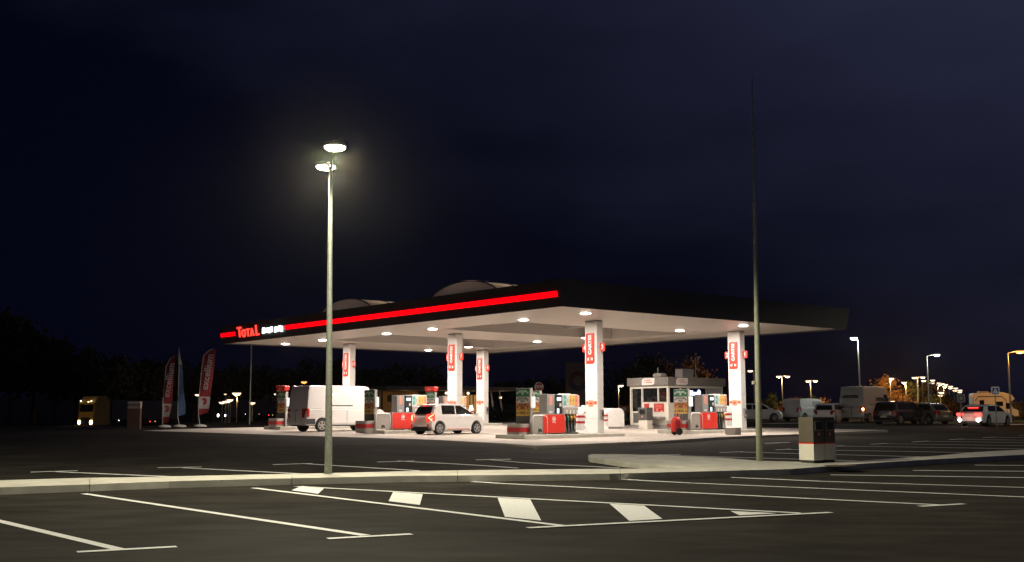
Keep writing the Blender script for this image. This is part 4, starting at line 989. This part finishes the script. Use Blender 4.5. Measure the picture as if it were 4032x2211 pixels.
# ------------------------------------------------------------------ cars waiting at the right
def pcar(px, y, **k): return gx(px, y)
def place(px, y): p = gx(px, y); return p
VP = dict(group='vehicles waiting at the right')
def van_small(label, px, y, rz):
    return car('small_van', label, 'van', place(px, y), rz, 4.4, 1.81, 1.86, M_VANW, zs=.22, belt=1.12, rear=(.05, .10, .14), front=(.70, .87, .965), hood=.95, nose=.68, wheel=.31, ax=(.72, .85), tumble=.10,
               wins=((1.9, 3.5),), rwin=False, tz=(.75, 1.15), taper=.06, winz=(.06, .22), wmat=M_GREY, **VP)
van_small('small white van with plain rear doors, leftmost of the waiting vehicles', 3112, 92, R_(41))
sc = car('small_car', 'small white car with a dark rear window between the two white vans', 'car', place(3243, 86), R_(60), 3.6, 1.62, 1.50, M_CARW, zs=.2, belt=.93, rear=(.06, .10, .40), front=(.60, .83, .965), hood=.80, nose=.58, wheel=.29, ax=(.6, .65), wins=((.45, 1.40), (1.47, 2.6)), **VP)
mv = van('tall white panel van lettered MULTITEL with lit orange tail lamps', place(3352, 87), R_(49), 5.9, 2.05, 2.80, mat('dull_white_van_paint', (.38, .38, .36), .4, var=.08), group='vehicles waiting at the right')
for s in (-1, 1): MB().lathe([(.10, -.05), (.07, -.07)], (.04, s * .96, 1.02), 12, axis='x').build('tail_lamp', E_AMBER, mv)
text('lettering', 'MULTITEL', .30, M_INK, mv, (.075, .03, 1.98), (0, -1, 0), (0, 0, 1), extrude=.012, bold=.012)
tilt_ = Vector((0, .066, 1)).normalized()
text('lettering', 'MULTITEL', .40, M_INK, mv, (3.35, -1.012, 1.78), (1, 0, 0), Vector((0, .10, 1)), extrude=.03, bold=.014)
car('sport_utility_car', 'black estate car in front of the lettered van', 'car', place(3478, 80), R_(40), 4.5, 1.85, 1.66, M_CARD, zs=.22, belt=1.0, rear=(.06, .12, .35), front=(.62, .83, .97), hood=.92, nose=.66, wheel=.35, ax=(.75, .85), wins=((.5, 1.7), (1.78, 3.1)), **VP)
car('grey_car', 'dark grey car between the black estate and the white saloon', 'car', place(3725, 81), R_(120), 4.4, 1.8, 1.52, M_CARG, zs=.2, belt=.95, rear=(.06, .25, .6), front=(.58, .80, .97), hood=.86, nose=.6, wheel=.32, ax=(.8, .85), wins=((.7, 1.75), (1.83, 3.0)), **VP)
sw = car('white_saloon', 'white saloon with bright red brake lights waiting at the far right', 'car', place(3815, 74), R_(42), 4.55, 1.82, 1.44, M_CARW, zs=.2, belt=.92, rear=(.0, .42, .75), front=(.58, .80, .97), hood=.84, nose=.58, wheel=.33, ax=(.95, .85), wins=((.95, 3.3),), tz=(.72, .90), lit=True, tail='none', winz=(.05, .10), plate=False, **VP)
for s in (-1, 1):
    for i in range(3): MB().lathe([(.075, -.045), (.05, -.06)], (0, s * (.46 + .15 * i), .80 + .0 * i), 12, axis='x').build('brake_light', E_BRAKE, sw)
    MB().lathe([(.10, -.06), (.07, -.075)], (0, s * .62, .40), 12, axis='x').build('reversing_light', E_HEAD, sw)
bx('high_brake_light', E_BRAKE, sw, .62, .66, -.34, .34, 1.20, 1.235); bx('number_plate', M_LETW, sw, -.07, -.055, -.30, .30, .48, .60)
point('brake_glow', sw.matrix_basis @ Vector((-.7, 0, .7)), 9, (1, .1, .05), .2)
point('reverse_glow', sw.matrix_basis @ Vector((-.6, 0, .4)), 5, (1, .9, .75), .15)
ph = car('parked_hatchback', 'white hatchback seen side on behind the mast and the rightmost column', 'car', place(2880, 92), R_(-8), 4.1, 1.72, 1.46, M_CARW, zs=.2, belt=.92, rear=(.06, .12, .5), front=(.60, .82, .965), hood=.80, nose=.58, wheel=.31, ax=(.7, .75), wins=((.55, 1.6), (1.68, 2.9)), **VP)
# camper van under the orange lamp
cv = place(3826, 90)
c_ = thing('camper_van', 'cream camper van with an orange cast parked behind the white saloon', 'camper van', cv, R_(-12), 'vehicles waiting at the right'); c_.scale = (.48, .78, .78)
P = [(-0.0, .5), (0, 2.6), (.15, 2.85), (4.6, 2.95), (6.0, 2.7), (6.5, 2.25), (5.8, 1.95), (6.1, 1.3), (6.9, 1.15), (7.0, .5)]
body = MB().yprism(P, -1.12, 1.12).build('body', M_CREAM, c_, bevel=.08)
for x0, x1, z0, z1 in ((1.0, 1.7, 1.65, 2.15), (3.5, 4.6, 1.55, 2.0)): bx('window', M_GLASS, c_, x0, x1, -1.14, -1.121, z0, z1)
MB().add([(5.0, -1.125, 1.25), (5.75, -1.125, 1.25), (5.6, -1.125, 1.85), (5.0, -1.125, 1.85)], [(0, 1, 2, 3)]).build('cab_window', M_GLASS, c_)
MB().tube([(.35, -1.13, 2.1), (.8, -1.13, 2.5), (4.4, -1.13, 2.5), (5.0, -1.13, 2.2), (5.2, -1.13, 1.9)], .05, 6).build('painted_swoosh', M_DGREY, c_)
for x in (1.6, 5.9):
    for s in (-1, 1): MB().lathe([(.2, s * .85), (.34, s * .88), (.34, s * 1.12), (.2, s * 1.14)], (x, 0, .34), 16, axis='y').build('wheel', M_TYRE, c_)
bx('rear_lamp', E_TAIL, c_, -.03, -.005, -1.0, -.8, 2.5, 2.62); bx('roof_box', M_GREY, c_, 1.2, 2.6, -.6, .6, 2.91, 3.05)

# ------------------------------------------------------------------ road signs
def sign_post(name, label, px, py, y, w, h, m_face, frame, cat='road sign'):
    b = gx(px, y); t = thing(name, label, cat, b, 0)
    c = at(px, py, y) - b
    MB().tube([(0, .06, -.1), (0, .06, c.z)], .035, 8).build('post', M_GALV, t)
    fr = MB().yprism(rounded(-w / 2, w / 2, c.z - h / 2, c.z + h / 2, .08), -.02, .02).build('frame', frame, t)
    fc = MB().yprism(rounded(-w / 2 + .06, w / 2 - .06, c.z - h / 2 + .06, c.z + h / 2 - .06, .04), -.028, -.021).build('face', m_face, fr)
    return t, fc, c
t_, fc, c = sign_post('crossing_sign', 'blue square pedestrian crossing sign with a white border at the far right', 3924, 1536, 72, .52, .52, M_BLUE, M_LETW)
MB().add([(-.17, -.031, c.z - .15), (.17, -.031, c.z - .15), (0, -.031, c.z + .17)], [(0, 1, 2)]).build('triangle', M_LETW, fc)
MB().tube([(0, -.035, c.z + .05), (0, -.035, c.z - .04), (-.05, -.035, c.z - .13)], .016, 5).build('walking_figure', M_INK, fc)
t_, fc, c = sign_post('information_sign', 'grey square sign with a pale border left of the white saloon', 3787, 1565, 70, .50, .52, M_DGREY, M_GREY)
MB().lathe([(.10, -.031), (.10, -.034)], (0, 0, c.z), 14, axis='y').build('symbol', M_GREY, fc)
b = gx(2123, 86, F); st = thing('stop_sign', 'red octagonal stop sign showing above the second fuel totem', 'road sign', b, -.05)
c = at(2123, 1520, 86) - b; r = .36
oct_ = lambda r: [(r * math.cos(R_(22.5 + 45 * k)), c.z + r * math.sin(R_(22.5 + 45 * k))) for k in range(8)]
MB().tube([(0, .05, -.1), (0, .05, c.z)], .035, 8).build('post', M_GALV, st)
bk = MB().yprism(oct_(r), -.01, .02).build('border', M_PALE, st); fc = MB().yprism(oct_(r * .90), -.018, -.011).build('face', mat('stop_red', (.22, .015, .015), .5), bk)
text('lettering', 'STOP', .25, M_PALE, fc, (0, -.020, c.z), (1, 0, 0), (0, 0, 1), extrude=.001, bold=.006)
# unlit price pylon behind the front column
y_ = 95; b = gx(2275, y_); k = y_ / FPX
py_ = thing('price_pylon', 'tall unlit brand pylon with a dark round emblem behind the nearest column', 'sign', b, .0)
zt = at(2275, 1424, y_).z - b.z
bx('slab', mat('pylon_panel', (.10, .08, .06), .6, var=.08), py_, -46 * k, 46 * k, -.2, .2, -.2, zt, bevel=.03)
cz = at(2275, 1497, y_).z - b.z
def crescent(nm, m_, a0, a1, ri, ro, dy):
    pts = [(ro * math.cos(R_(a0 + (a1 - a0) * i / 14)), cz + ro * 1.08 * math.sin(R_(a0 + (a1 - a0) * i / 14))) for i in range(15)] + [(ri * math.cos(R_(a1 + (a0 - a1) * i / 14)) + .06, cz + ri * math.sin(R_(a1 + (a0 - a1) * i / 14))) for i in range(15)]
    MB().add([(x, dy, z) for x, z in pts], [tuple(range(len(pts)))]).build(nm, m_, py_)
crescent('emblem_arc', mat('emblem_red', (.07, .01, .008), .6), 20, 190, .42, .78, -.206); crescent('emblem_arc', mat('emblem_blue', (.018, .018, .04), .6), 190, 350, .40, .80, -.208); crescent('emblem_arc', mat('emblem_orange', (.09, .035, .01), .6), -10, 40, .5, .76, -.21)
# orange board right of the service cabinet
b = gx(2458, 96); k = 96 / FPX
ob = thing('notice_board', 'orange notice board with a white shell shaped mark left of the kiosk', 'sign', b, 0)
z = lambda py: at(2458, py, 96).z - b.z
bx('board', mat('orange_board', (.30, .09, .02), .6), ob, -19 * k, 21 * k, -.03, .03, z(1621), z(1594)); bx('green_base', mat('green_board', (.12, .17, .07), .6), ob, -19 * k, 12 * k, -.03, .03, z(1660), z(1622)); bx('post', M_CREAM, ob, 21.2 * k, 28 * k, -.03, .03, z(1655), z(1580))
MB().lathe([(.17, -.036), (.17, -.031)], (0, 0, z(1608)), 14, axis='y').build('mark', M_PALE, ob)

# ------------------------------------------------------------------ restaurant building behind
rb = gx(1500, 116); rb2 = gx(2100, 124)
rz = math.atan2(rb2.y - rb.y, rb2.x - rb.x); RL = (rb2 - rb).length
rs = thing('service_building', 'long low service building with a flat roof, warm lit windows and white slanting posts', 'building', rb, rz)
bx('roof_slab', mat('roof_edge', (.16, .14, .12), .7), rs, -.6, RL * .80, -3.2, 9, 2.75, 3.15, bevel=.03)
bx('back_wall', M_BEIGE, rs, 0, RL * .78, 8.2, 8.6, -.2, 2.74)
bx('end_wall', M_BEIGE, rs, -.2, 0, 0, 8.2, -.2, 2.74)
bx('floor', M_BEIGE, rs, -.5, RL * .79, -3.1, 8.2, -.25, .02)
bx('ochre_wall', mat('ochre_wall', (.46, .27, .10), .7, var=.15, scale=1.2), rs, .3, 4.2, .3, .5, .05, 2.7)
bx('dark_opening', M_BLACK, rs, .8, 1.5, .26, .295, 1.6, 2.3)
bx('cream_wall', mat('cream_wall', (.42, .35, .24), .7), rs, 8.2, 9.6, .3, .5, .05, 2.7)
for x in (4.3, 5.8, 9.7, 10.6, 11.5):
    w_ = bx('window', M_DGREY, rs, x, x + .85, .33, .41, .5, 2.4); bx('pane', E_WINDOW if x not in (5.8,) else M_GLASS, w_, x + .05, x + .80, .31, .329, .55, 2.35)
for x in (7.2, 8.2, 10.2, 11.6, 12.6):
    MB().tube([(x + .15, -2.6, .0), (x, -2.4, 1.2), (x - .12, -2.2, 2.74)], [.06, .10, .06], 8).build('post', M_LETW, rs, smooth=True)
for i, x in enumerate((1.9, 6.6, 9.1, 12.9)):
    ln = MB().lathe([(.02, -.13), (.13, -.08), (.14, .06), (.05, .13)], (x, -1.6, 2.05 if i in (0, 3) else 2.5), 12).build('globe_lamp', E_PINKLAMP, rs, smooth=True)
    MB().tube([(x, -1.6, 2.18 if i in (0, 3) else 2.62), (x, -1.6, 2.75)], .012, 5).build('cord', M_BLACK, ln)
    point('lamp_light', (x, -1.9, 2.0), 22, (1, .66, .32), .15, parent=rs)
mb = MB()
cbx = gx(2290, 112)
# terrace parasols and tables
for i, x in enumerate((11.2, 12.2, 13.4)):
    p = rb + Vector((math.cos(rz) * x - math.sin(rz) * -4.2, math.sin(rz) * x + math.cos(rz) * -4.2, 0)); p.z = G(p.x, p.y)
    tt = thing('terrace_table', ('timber terrace table with a red topped condiment stand, in front of the lit windows', 'timber terrace table beside the slanting posts', 'timber terrace table at the dark end of the terrace')[i], 'table', p, .3 * i, 'terrace tables')
    bx('table_top', M_BARK, tt, -.45, .45, -.45, .45, .70, .75)
    for sx in (-.38, .38):
        for sy in (-.38, .38): bx('leg', M_BARK, tt, sx - .03, sx + .03, sy - .03, sy + .03, 0, .70)

# ------------------------------------------------------------------ trees and shrubs
def leaf_mesh(name, m_, n, rx, rz_, seed, clumps=18, leaf=.3):
    rnd = random.Random(seed); vs = []; fs = []
    cs = []
    for i in range(clumps):
        u = rnd.uniform(-1, 1); a = rnd.uniform(0, 2 * math.pi); q = math.sqrt(1 - u * u); r = rnd.uniform(.35, .95)
        cs.append((Vector((q * math.cos(a) * rx * r, q * math.sin(a) * rx * r, u * rz_ * r)), rnd.uniform(.22, .42) * rx))
    for i in range(n):
        c, r = cs[rnd.randrange(clumps)]
        p = c + Vector((rnd.gauss(0, .5), rnd.gauss(0, .5), rnd.gauss(0, .42))) * r
        a = Vector((rnd.gauss(0, 1), rnd.gauss(0, 1), rnd.gauss(0, .8))).normalized(); b = a.orthogonal().normalized(); d = a.cross(b)
        s = leaf * rnd.uniform(.6, 1.3); o = len(vs)
        vs += [tuple(p + b * s), tuple(p + d * s * .6), tuple(p - b * s), tuple(p - d * s * .6)]; fs.append((o, o + 1, o + 2, o + 3))
    me = bpy.data.meshes.new(name); me.from_pydata(vs, [], fs); me.materials.append(m_); me.update(); return me
M_LEAFD = mat('dark_leaves', (.020, .024, .010), .8, var=.5, scale=1.5); M_LEAFA = mat('orange_lit_leaves', (.28, .135, .025), .7, var=.5, scale=1.2); M_LEAFG = mat('green_leaves', (.06, .075, .02), .8, var=.5, scale=1.2)  # the warm leaves carry the orange lamplight in their colour
LM = {}
for key, m_, rx, rz_ in (('d1', M_LEAFD, 5, 5.5), ('d2', M_LEAFD, 5.5, 4.6), ('d3', M_LEAFD, 4.6, 5.0), ('a1', M_LEAFA, 3.2, 3.4), ('a2', M_LEAFA, 2.6, 2.7), ('g1', M_LEAFG, 3.0, 3.2), ('d4', M_LEAFD, 6.6, 5.2), ('a4', M_LEAFA, 4.0, 4.0)):
    LM[key] = leaf_mesh('crown', m_, (7000 if key == 'd4' else 2600) if key[0] == 'd' else (3500 if key == 'a4' else 2000), rx, rz_, hash(key) % 97 if False else sum(map(ord, key)), leaf={'d4': .26, 'a4': .22}.get(key, .42 if key[0] == 'd' else .20))
TRK = {}
def tree(label, px, y, htop, key, s=1.0, group='trees', name='tree', rot=0):
    b = gx(px, y); t = thing(name, label, 'tree', b, rot, group)
    me = LM[key]; zc_ = htop - {'d1': 5.6, 'd2': 4.8, 'd3': 5.2, 'a1': 3.5, 'a2': 2.8, 'g1': 3.3, 'd4': 5.6, 'a4': 4.2}[key] * s
    c = bpy.data.objects.new('crown', me); COL.objects.link(c); c.parent = t; c.location = (0, 0, zc_); c.scale = (s, s, s); c.rotation_euler = (0, 0, rot * 1.7)
    rnd = random.Random(int(px)); mb = MB(); r = .16 + .012 * htop
    mb.tube([(0, 0, -.3), (.05, .02, zc_ * .5), (0, .05, zc_ + 1.0)], [r, r * .75, r * .4], 8)
    for k in range(4):
        a = k * 1.6 + rnd.random(); mb.tube([(0, 0, zc_ * .55), (math.cos(a) * 1.0 * s, math.sin(a) * 1.0 * s, zc_ * .9), (math.cos(a) * 2.0 * s, math.sin(a) * 2.0 * s, zc_ + 1.2 * s)], [r * .45, r * .3, r * .12], 6)
    mb.build('trunk', M_BARK, t); return t
rt = random.Random(5)
def ztop(px, py, y): return at(px, py, y).z - gx(px, y).z
# dark wood on the left, tree by tree
DW = [(-60, 1225, 150), (40, 1230, 150), (130, 1262, 155), (215, 1335, 150), (300, 1350, 150), (385, 1372, 145), (455, 1390, 150), (530, 1400, 160), (600, 1385, 160), (690, 1402, 175), (760, 1415, 180), (840, 1425, 180), (930, 1432, 190), (1020, 1425, 195), (1120, 1420, 200),
      (1230, 1412, 205), (1340, 1405, 200), (1460, 1420, 205), (1580, 1425, 210), (1690, 1432, 205), (1990, 1480, 190), (2090, 1485, 190), (2190, 1475, 190)]
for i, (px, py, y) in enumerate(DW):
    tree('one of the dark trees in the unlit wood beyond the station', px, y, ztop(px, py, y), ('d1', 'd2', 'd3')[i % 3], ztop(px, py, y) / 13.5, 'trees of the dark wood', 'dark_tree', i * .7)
tree('big round dark tree standing behind the kiosk roof', 2600, 130, ztop(2600, 1388, 130), 'd4', 1.0, 'trees behind the kiosk', 'dark_tree')
tree('reddish brown tree right of the big dark tree behind the kiosk', 2690, 136, ztop(2690, 1402, 136), 'a4', 1.0, 'trees behind the kiosk', 'warm_toned_tree')
tree('bright orange tree lit by the lamp above it, behind the tall van', 3510, 150, ztop(3510, 1478, 150), 'a1', 1.0, 'lamp lit trees', 'warm_toned_tree')
tree('orange brown tree in the middle of the avenue of lamps', 3668, 172, ztop(3668, 1500, 172), 'a1', 1.0, 'lamp lit trees', 'warm_toned_tree')
tree('greenish dark tree between the orange trees', 3610, 155, ztop(3610, 1492, 155), 'g1', 1.0, 'lamp lit trees', 'green_tree')
for i, (px, py, y) in enumerate(((3060, 1540, 142), (3130, 1550, 138), (3200, 1545, 150), (3262, 1553, 142), (3310, 1560, 150), (3560, 1545, 150), (3720, 1550, 180), (3760, 1560, 190))):
    tree('one of the low dim brownish trees behind the waiting vehicles', px, y, ztop(px, py, y), 'a2' if i % 2 else 'g1', .85, 'low trees behind the vehicles', 'warm_toned_tree', i)
tree('leafy yellow tree at the right edge beyond the orange lamp post', 4030, 104, ztop(4030, 1560, 104), 'a2', .6, 'lamp lit trees', 'warm_toned_tree')
def shrub(label, px, py, y, m_, w, h, n=700):
    b = gx(px, y); me = leaf_mesh('foliage', m_, n, w, h, int(px), 10, .10); o = bpy.data.objects.new('shrub', me); COL.objects.link(o); o.location = (b.x, b.y, b.z + h * .9)
    tag(o, label, 'shrub', 'shrubs behind the station')
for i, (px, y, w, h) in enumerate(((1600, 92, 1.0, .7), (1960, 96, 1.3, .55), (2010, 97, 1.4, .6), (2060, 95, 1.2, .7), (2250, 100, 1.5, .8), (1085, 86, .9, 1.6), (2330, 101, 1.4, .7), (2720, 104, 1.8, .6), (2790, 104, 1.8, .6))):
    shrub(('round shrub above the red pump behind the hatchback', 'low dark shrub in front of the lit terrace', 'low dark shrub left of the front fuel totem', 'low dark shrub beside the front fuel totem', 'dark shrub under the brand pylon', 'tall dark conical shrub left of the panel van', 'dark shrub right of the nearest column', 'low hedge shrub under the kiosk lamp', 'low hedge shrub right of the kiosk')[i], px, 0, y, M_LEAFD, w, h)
# strips of kerb and lit turf at the far right
def strip_px(name, m_, pts, w, off):
    mb = MB()
    for a, b in zip(pts, pts[1:]): stripe(gp(*a), gp(*b), w, mb, off)
    tag(mb.build(name, m_), kind='structure')
strip_px('far_kerb', M_KERB, [(3890, 1674), (4032, 1671), (4200, 1668)], 1.6, .06)
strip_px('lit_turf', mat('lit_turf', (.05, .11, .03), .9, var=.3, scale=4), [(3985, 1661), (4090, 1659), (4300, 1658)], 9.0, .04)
strip_px('far_kerb', M_KERB, [(3010, 1668), (3120, 1666), (3400, 1659), (3560, 1656)], 1.2, .05)

# ------------------------------------------------------------------ further lamp posts of the car park, just outside the picture
for lab, (x, y), pw in (('lamp post of the car park standing beyond the right edge of the picture', (37, 58), 1200), ('lamp post of the car park standing behind the camera', (9.5, -5.0), 650)):
    z = G(x, y); t = thing('lamp_post', lab, 'lamp post', (x, y, z), 0)
    hl = 10.5 if x > 20 else 7.6
    MB().tube([(0, 0, 0), (0, 0, hl)], [.093, .045], 12).build('pole', M_GALV, t)
    for sx in (-1, 1):
        MB().tube([(0, 0, hl - .1), (sx * .6, 0, hl + .06), (sx * 1.1, 0, hl + .08)], .03, 8).build('arm', M_GALV, t)
        h = MB().lathe([(.24, .0), (.27, .02), (.25, .08), (.12, .13), (.0001, .14)], (sx * 1.2, 0, hl), 20).build('lamp_head', M_GREY, t); MB().lathe([(.12, -.05), (.22, -.03), (.24, .0)], (sx * 1.2, 0, hl), 20).build('lens', E_POLE, h)
    point('lamp_light', (0, 0, hl - .25), pw, (1, .92, .68), .15, parent=t, wide=True)
# ------------------------------------------------------------------ wooded rise behind everything
mb = MB(); vs = []; xs2 = lin(-420, 420, 60); ys2 = [228, 240, 262, 300, 420]
rh = random.Random(2)
for y in ys2:
    for x in xs2: vs.append((x, y, G(x, 228) - .5 + (0 if y == 228 else (6.0 + 1.6 * math.sin(x * .06) + 1.2 * math.sin(x * .17 + 1) + rh.uniform(-.5, .5)) * (1.0 if x < 60 else .45) * (1.0 if y > 240 else .75))))
k = len(xs2)
tag(mb.add(vs, [(j * k + i, j * k + i + 1, (j + 1) * k + i + 1, (j + 1) * k + i) for j in range(len(ys2) - 1) for i in range(k - 1)]).build('hills', mat('dark_scrub', (.016, .02, .01), .95, var=.4), smooth=True), kind='structure')

# ------------------------------------------------------------------ faint volume added to give the lamps a glow; the air is clear
HZ = bpy.data.materials.new('lamp_glow_volume'); HZ.use_nodes = True; n = HZ.node_tree; n.nodes.clear()
o_ = n.nodes.new('ShaderNodeOutputMaterial'); v_ = n.nodes.new('ShaderNodeVolumePrincipled'); v_.inputs['Color'].default_value = (.95, .93, .9, 1); v_.inputs['Density'].default_value = .00003; v_.inputs['Anisotropy'].default_value = .94
n.links.new(v_.outputs[0], o_.inputs['Volume'])
tag(MB().box(-1000, 1000, -80, 1300, -3, 32).build('glow_haze', HZ), kind='stuff')
SC.cycles.volume_bounces = 0
